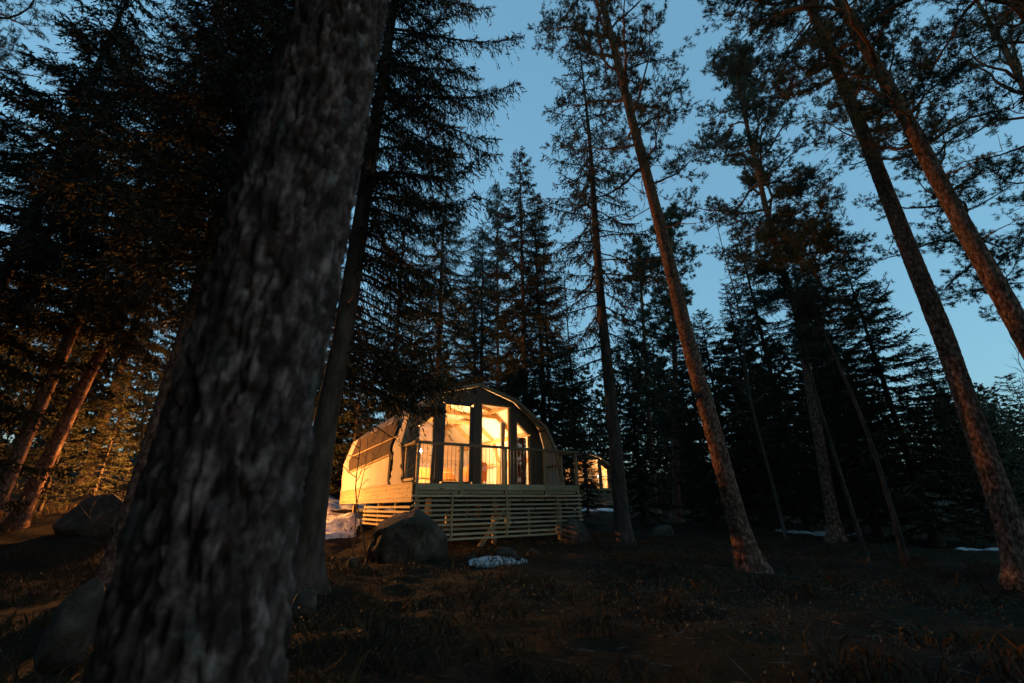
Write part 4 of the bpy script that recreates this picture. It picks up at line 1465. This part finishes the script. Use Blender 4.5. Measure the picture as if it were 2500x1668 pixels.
# bare birches ------------------------------------------------------------------
def bare_tree(base, top, r, seed, label, n=18, L=1.0, name='bare_birch', spread=0.6, zfrom=0.25, up=0.35):
    rng = np.random.default_rng(seed)
    base, top = np.array(base, float), np.array(top, float)
    k = 14
    f = np.linspace(0, 1, k)
    P = (top - base)[None, :] * f[:, None]
    P[:, 0] += 0.06 * np.linalg.norm(top - base) * (vnoise(f * 3 + seed, 1, 0) - .5) * np.sin(f * math.pi)
    P[:, 1] += 0.05 * np.linalg.norm(top - base) * (vnoise(f * 3 + seed, 9, 0) - .5) * np.sin(f * math.pi)
    o = empty(name, base, 0, label, 'tree')
    MB().tube(P, r * (1 - .85 * f), 7).build('stem', M['birch_bark'], o, True)
    lb = MB()

    def grow(p, d, ln, rad, depth):
        m = 6
        pts = [p]
        for q in range(m):
            d = unit(d + rng.normal(size=3) * 0.16 + np.array([0, 0, 0.05]))
            p = p + d * ln / m
            pts.append(p)
            if depth < 2 and q >= 1 and rng.uniform() < 0.6:
                grow(p, unit(d + rng.normal(size=3) * spread + np.array([0, 0, .12])), ln * rng.uniform(0.3, 0.55), rad * 0.55, depth + 1)
        lb.tube(pts, np.linspace(rad, rad * 0.35, m + 1), 4 if depth == 0 else 3, False)
    tot = np.linalg.norm(top - base)
    for q in range(n):
        g = zfrom + (1 - zfrom) * (q + rng.uniform()) / n
        p = np.array([np.interp(g, f, P[:, c]) for c in range(3)])
        a = rng.uniform(0, 6.28)
        d = unit(np.array([math.cos(a), math.sin(a), up + rng.uniform(-.2, .4)]))
        grow(p, d, L * (1.15 - g) * rng.uniform(0.6, 1.1), 0.006 + 0.3 * r * (1.1 - g), 0)
    lb.build('branches', M['birch_bark'], o)
    return o


b0 = on_ground(1905, 15.0)
bare_tree(b0, at(1745, 520, 15.0), 0.06, 5, 'bare birch with a slim stem leaning left against the sky, right of the leaning pine', 26, 1.5)
b0 = on_ground(2720, 9.0)
bare_tree(b0, at(2560, 430, 9.0), 0.055, 8, 'bare birch beyond the right edge with twigs reaching into the sky', 30, 2.3, up=0.1, zfrom=0.2)
b0 = on_ground(905, 9.4)
bare_tree(b0, at(862, 930, 9.4), 0.018, 13, 'thin bare sapling arching in front of the cabin side wall', 9, 1.1, name='bare_sapling', zfrom=0.35)
b0 = on_ground(870, 10.0)
bare_tree(b0, at(905, 1010, 10.0), 0.014, 15, 'second thin bare sapling left of the cabin side wall', 6, 0.8, name='bare_sapling', zfrom=0.4)
b0 = on_ground(330, 8.5)
bare_tree(b0, at(395, 760, 8.5), 0.025, 23, 'tangled bare bush left of the foreground pine', 26, 1.4, name='bare_sapling', zfrom=0.1, up=-0.1)


# the wood far behind: one mass of trees -------------------------------------------
def backdrop():
    rng = np.random.default_rng(3)
    src = []
    for sd in (61, 62, 63):
        cr, lb = spruce_parts(12.0, 0.4, 2.3, 70, sd, hang=0.3, dens=0.8, wid=0.25, step=0.52)
        V = np.empty(len(cr.vertices) * 3, np.float32)
        cr.vertices.foreach_get('co', V)
        src.append(V.reshape(-1, 3, 3))
        bpy.data.meshes.remove(cr)
        bpy.data.meshes.remove(lb)
    Vs, tk = [], MB()
    for k in range(165):
        if k < 85:
            px = rng.uniform(1380, 2900)
            Y = rng.uniform(24, 55)
        elif k < 122:
            px = rng.uniform(-400, 860)
            Y = rng.uniform(22, 50)
        else:
            px = rng.uniform(860, 1640)
            Y = rng.uniform(40, 62)
        p = at(px, 1250, Y)
        c2x, c2y = c2(2.5, 3, 0)[:2]
        if math.hypot(p[0] - c2x, p[1] - c2y) < 5.0 or (1370 < px < 1520 and Y < 44):
            continue
        if px > 2250 and Y < 45:
            Y = 55
            p = at(px, 1250, Y)
        s = rng.uniform(0.8, 1.15) if px < 2200 else rng.uniform(0.7, 1.0)
        if 860 < px < 1640:
            s *= 1.15
        a = rng.uniform(0, 6.28)
        v = src[k % 3]
        ca, sa = math.cos(a), math.sin(a)
        w = np.stack([(v[..., 0] * ca - v[..., 1] * sa) * s, (v[..., 0] * sa + v[..., 1] * ca) * s, v[..., 2] * s], -1)
        z = gz(p[0], p[1])
        Vs.append(w + np.array([p[0], p[1], z]))
        tk.tube([(p[0], p[1], z - .3), (p[0], p[1], z + 11.5 * s)], [0.13, 0.02], 5, False)
    V = np.concatenate(Vs)
    F = np.arange(len(V) * 3).reshape(-1, 3)
    me = mesh_np('distant_forest', V.reshape(-1, 3), [F], M['needle'])
    tag(link('distant_forest', me), 'black mass of spruce forest closing the view behind the cabins', None, None, 'stuff')
    tag(tk.build('distant_trunks', M['bark_spruce']), 'trunks of the black forest mass', None, None, 'stuff')


backdrop()


def behind_camera():
    """unseen spruces added behind and beside the camera to shade the foreground"""
    rng = np.random.default_rng(6)
    kinds = []
    for zb, wd, st_ in ((1.2, 0.5, 0.65), (7.5, 0.13, 0.20)):
        cr, lb = spruce_parts(20.0, zb, 3.2, 62, 64, hang=0.4, dens=0.9, wid=wd, step=st_)
        V = np.empty(len(cr.vertices) * 3, np.float32)
        cr.vertices.foreach_get('co', V)
        kinds.append(V.reshape(-1, 3, 3))
        bpy.data.meshes.remove(cr)
        bpy.data.meshes.remove(lb)
    Vs, tk = [], MB()
    spots = [(-2.4, -1.9), (0.2, -3.6), (-4.8, -1.4), (-3.6, -4.2), (2.6, -0.9), (1.2, -2.3), (-1.6, -0.8), (5.2, 0.9), (6.0, -2.6)]  # close trees added to block sky light from overhead
    for k in range(400):
        x, y = rng.uniform(-24, 24), rng.uniform(-24, 15)
        if y > -4.2 and abs(x) < 4.2 + max(0, y + 1.0) * 1.9 + (3 if y > -1 else 0):
            continue
        az = math.degrees(math.atan2(x, y))
        if 88 < az < 152:                                # gap left open to let the afterglow in on trunk and deck
            continue
        if math.hypot(x, y) < 4.6 or any(math.hypot(x - a, y - b) < 2.6 for a, b in spots):
            continue
        spots.append((x, y))
    for k, (x, y) in enumerate(spots):
        a, s = rng.uniform(0, 6.28), rng.uniform(0.8, 1.1)
        v = kinds[1 if math.hypot(x, y) < 6.8 else 0]
        ca, sa = math.cos(a), math.sin(a)
        z = gz(x, y)
        w = np.stack([(v[..., 0] * ca - v[..., 1] * sa) * s, (v[..., 0] * sa + v[..., 1] * ca) * s, v[..., 2] * s], -1)
        Vs.append(w + np.array([x, y, z]))
        tk.tube([(x, y, z - .3), (x, y, z + 19 * s)], [0.17, 0.02], 6, False)
    V = np.concatenate(Vs)
    F = np.arange(len(V) * 3).reshape(-1, 3)
    tag(link('added_shade_forest', mesh_np('added_shade_forest', V.reshape(-1, 3), [F], M['needle'])), 'unseen spruces added around the camera for shade', None, None, 'stuff')
    tag(tk.build('added_shade_trunks', M['bark_spruce']), 'trunks of the unseen spruces added for shade', None, None, 'stuff')


behind_camera()


# ------------------------------------------------------------------ forest floor growth and litter
def heath():
    rng = np.random.default_rng(9)
    n = 4400
    x = rng.uniform(-12, 9, n)
    y = 1.6 + 14 * rng.uniform(0, 1, n) ** 1.3
    a = (x - P0[0]) * E2[0] + (y - P0[1]) * E2[1]
    t = (x - P0[0]) * E1[0] + (y - P0[1]) * E1[1]
    ok = ~((a > -0.25) & (t > -0.4) & (t < 5.4)) & (fbm(x * .8, y * .8, 4, 3) > 0.42)
    x, y = x[ok], y[ok]
    z = terrain(x, y)
    n, m = len(x), 16
    ang = rng.uniform(0, 6.28, (n, m))
    tl = rng.uniform(0.05, 0.9, (n, m))
    ln = rng.uniform(0.06, 0.20, (n, m)) * rng.uniform(0.6, 1.4, (n, 1))
    bx = x[:, None] + rng.normal(size=(n, m)) * 0.07
    by = y[:, None] + rng.normal(size=(n, m)) * 0.07
    bz = np.repeat(z[:, None] - 0.01, m, 1)
    B = np.stack([bx, by, bz], -1).reshape(-1, 3)
    D = unit(np.stack([np.cos(ang) * tl, np.sin(ang) * tl, np.ones_like(ang)], -1).reshape(-1, 3))
    L = ln.ravel()
    W = rng.uniform(0.004, 0.010, n * m)
    sd = unit(np.cross(D, rng.normal(size=D.shape)))
    mid = B + D * (L * .6)[:, None]
    tip = mid + unit(D + np.stack([np.cos(ang), np.sin(ang), -0.3 * np.ones_like(ang)], -1).reshape(-1, 3) * 0.6) * (L * .5)[:, None]
    V = np.stack([B - sd * W[:, None] / 2, B + sd * W[:, None] / 2, mid + sd * W[:, None] / 2, tip, mid - sd * W[:, None] / 2], 1).reshape(-1, 3)
    F = np.arange(n * m)[:, None] * 5 + np.arange(5)[None, :]
    tag(link('heather', mesh_np('heather', V, [F], M['heather'])), 'dry brown heather and grass over the forest floor', None, None, 'stuff')


heath()


def litter():
    rng = np.random.default_rng(19)
    n = 9000
    x = rng.uniform(-8, 10, n)
    y = 1.6 + 15 * rng.uniform(0, 1, n) ** 1.3
    z = terrain(x, y) + rng.uniform(0.0, 0.03, n)
    a = rng.uniform(0, 6.28, n)
    D = unit(np.stack([np.cos(a), np.sin(a), rng.normal(size=n) * 0.18], -1))
    L = 0.05 + 0.25 * rng.uniform(0, 1, n) ** 3
    V, F = diamonds(np.stack([x, y, z], -1) - D * (L / 2)[:, None], D, L, rng.uniform(0.004, 0.012, n), rng)
    tag(link('twig_litter', mesh_np('twig_litter', V, [F], M['birch_bark'])), 'fallen twigs and dead needles strewn over the floor', None, None, 'stuff')
    n = 2600                                             # low bilberry and lingonberry leaves
    x = rng.uniform(-7, 9, n)
    y = 2.0 + 12 * rng.uniform(0, 1, n) ** 1.2
    ok = fbm(x * .6 + 8, y * .6, 1, 3) > 0.5
    x, y = x[ok], y[ok]
    m = 14
    P = np.stack([x[:, None] + rng.normal(size=(len(x), m)) * .09, y[:, None] + rng.normal(size=(len(x), m)) * .09, terrain(x, y)[:, None] + rng.uniform(0.02, 0.16, (len(x), m))], -1).reshape(-1, 3)
    D = unit(rng.normal(size=P.shape) + np.array([0, 0, .4]))
    V, F = diamonds(P, D, np.full(len(P), 0.028), np.full(len(P), 0.016), rng)
    tag(link('bilberry_scrub', mesh_np('bilberry_scrub', V, [F], M['scrub'])), 'low dark bilberry scrub on the forest floor', None, None, 'stuff')


litter()
rng = np.random.default_rng(4)
sticks = [(1080, 7.2, 0.9, 0.3, 'arched dry twig in the heath before the left boulder'), (1560, 6.0, 0.8, 0.5, 'dry stick lying in the heath below the leaning pine'),
          (1750, 8.0, 1.0, -0.2, 'fallen twig at the foot of the leaning pine'), (300, 6.0, 0.9, 0.1, 'pale fallen twig left of the foreground pine'),
          (860, 8.6, 0.7, 0.15, 'short fallen branch beside the lit snow'), (2050, 6.5, 1.2, 0.0, 'long fallen stick at lower right')]
for px, Y, L, a, lab in sticks:
    p = on_ground(px, Y)
    pts = []
    for q in range(9):
        f = q / 8 - 0.5
        x, y = p[0] + math.cos(a) * f * L + 0.04 * rng.normal(), p[1] + math.sin(a) * f * L + 0.04 * rng.normal()
        pts.append(np.array([x, y, gz(x, y) + 0.02 + 0.10 * (0.25 - f * f) * 2 * rng.uniform(.6, 1)]) - p)
    mb = MB().tube(pts, np.linspace(0.011, 0.004, 9), 5)
    for q in (3, 5, 6):
        d = unit(np.array([rng.normal(), rng.normal(), 0.5]))
        mb.tube([pts[q], pts[q] + d * 0.1, pts[q] + d * 0.2 + np.array([0.03, 0, .02])], [0.005, 0.004, 0.002], 4)
    tag(mb.build('fallen_branch', M['limb'], None, True, p), lab, 'branch', 'fallen branches')

for o in COL.objects:
    if o.parent and o.name.split('.')[0] in ('crown', 'limbs', 'branches', 'dead_branches'):
        o['kind'] = 'stuff'                              # needles and twigs nobody could count
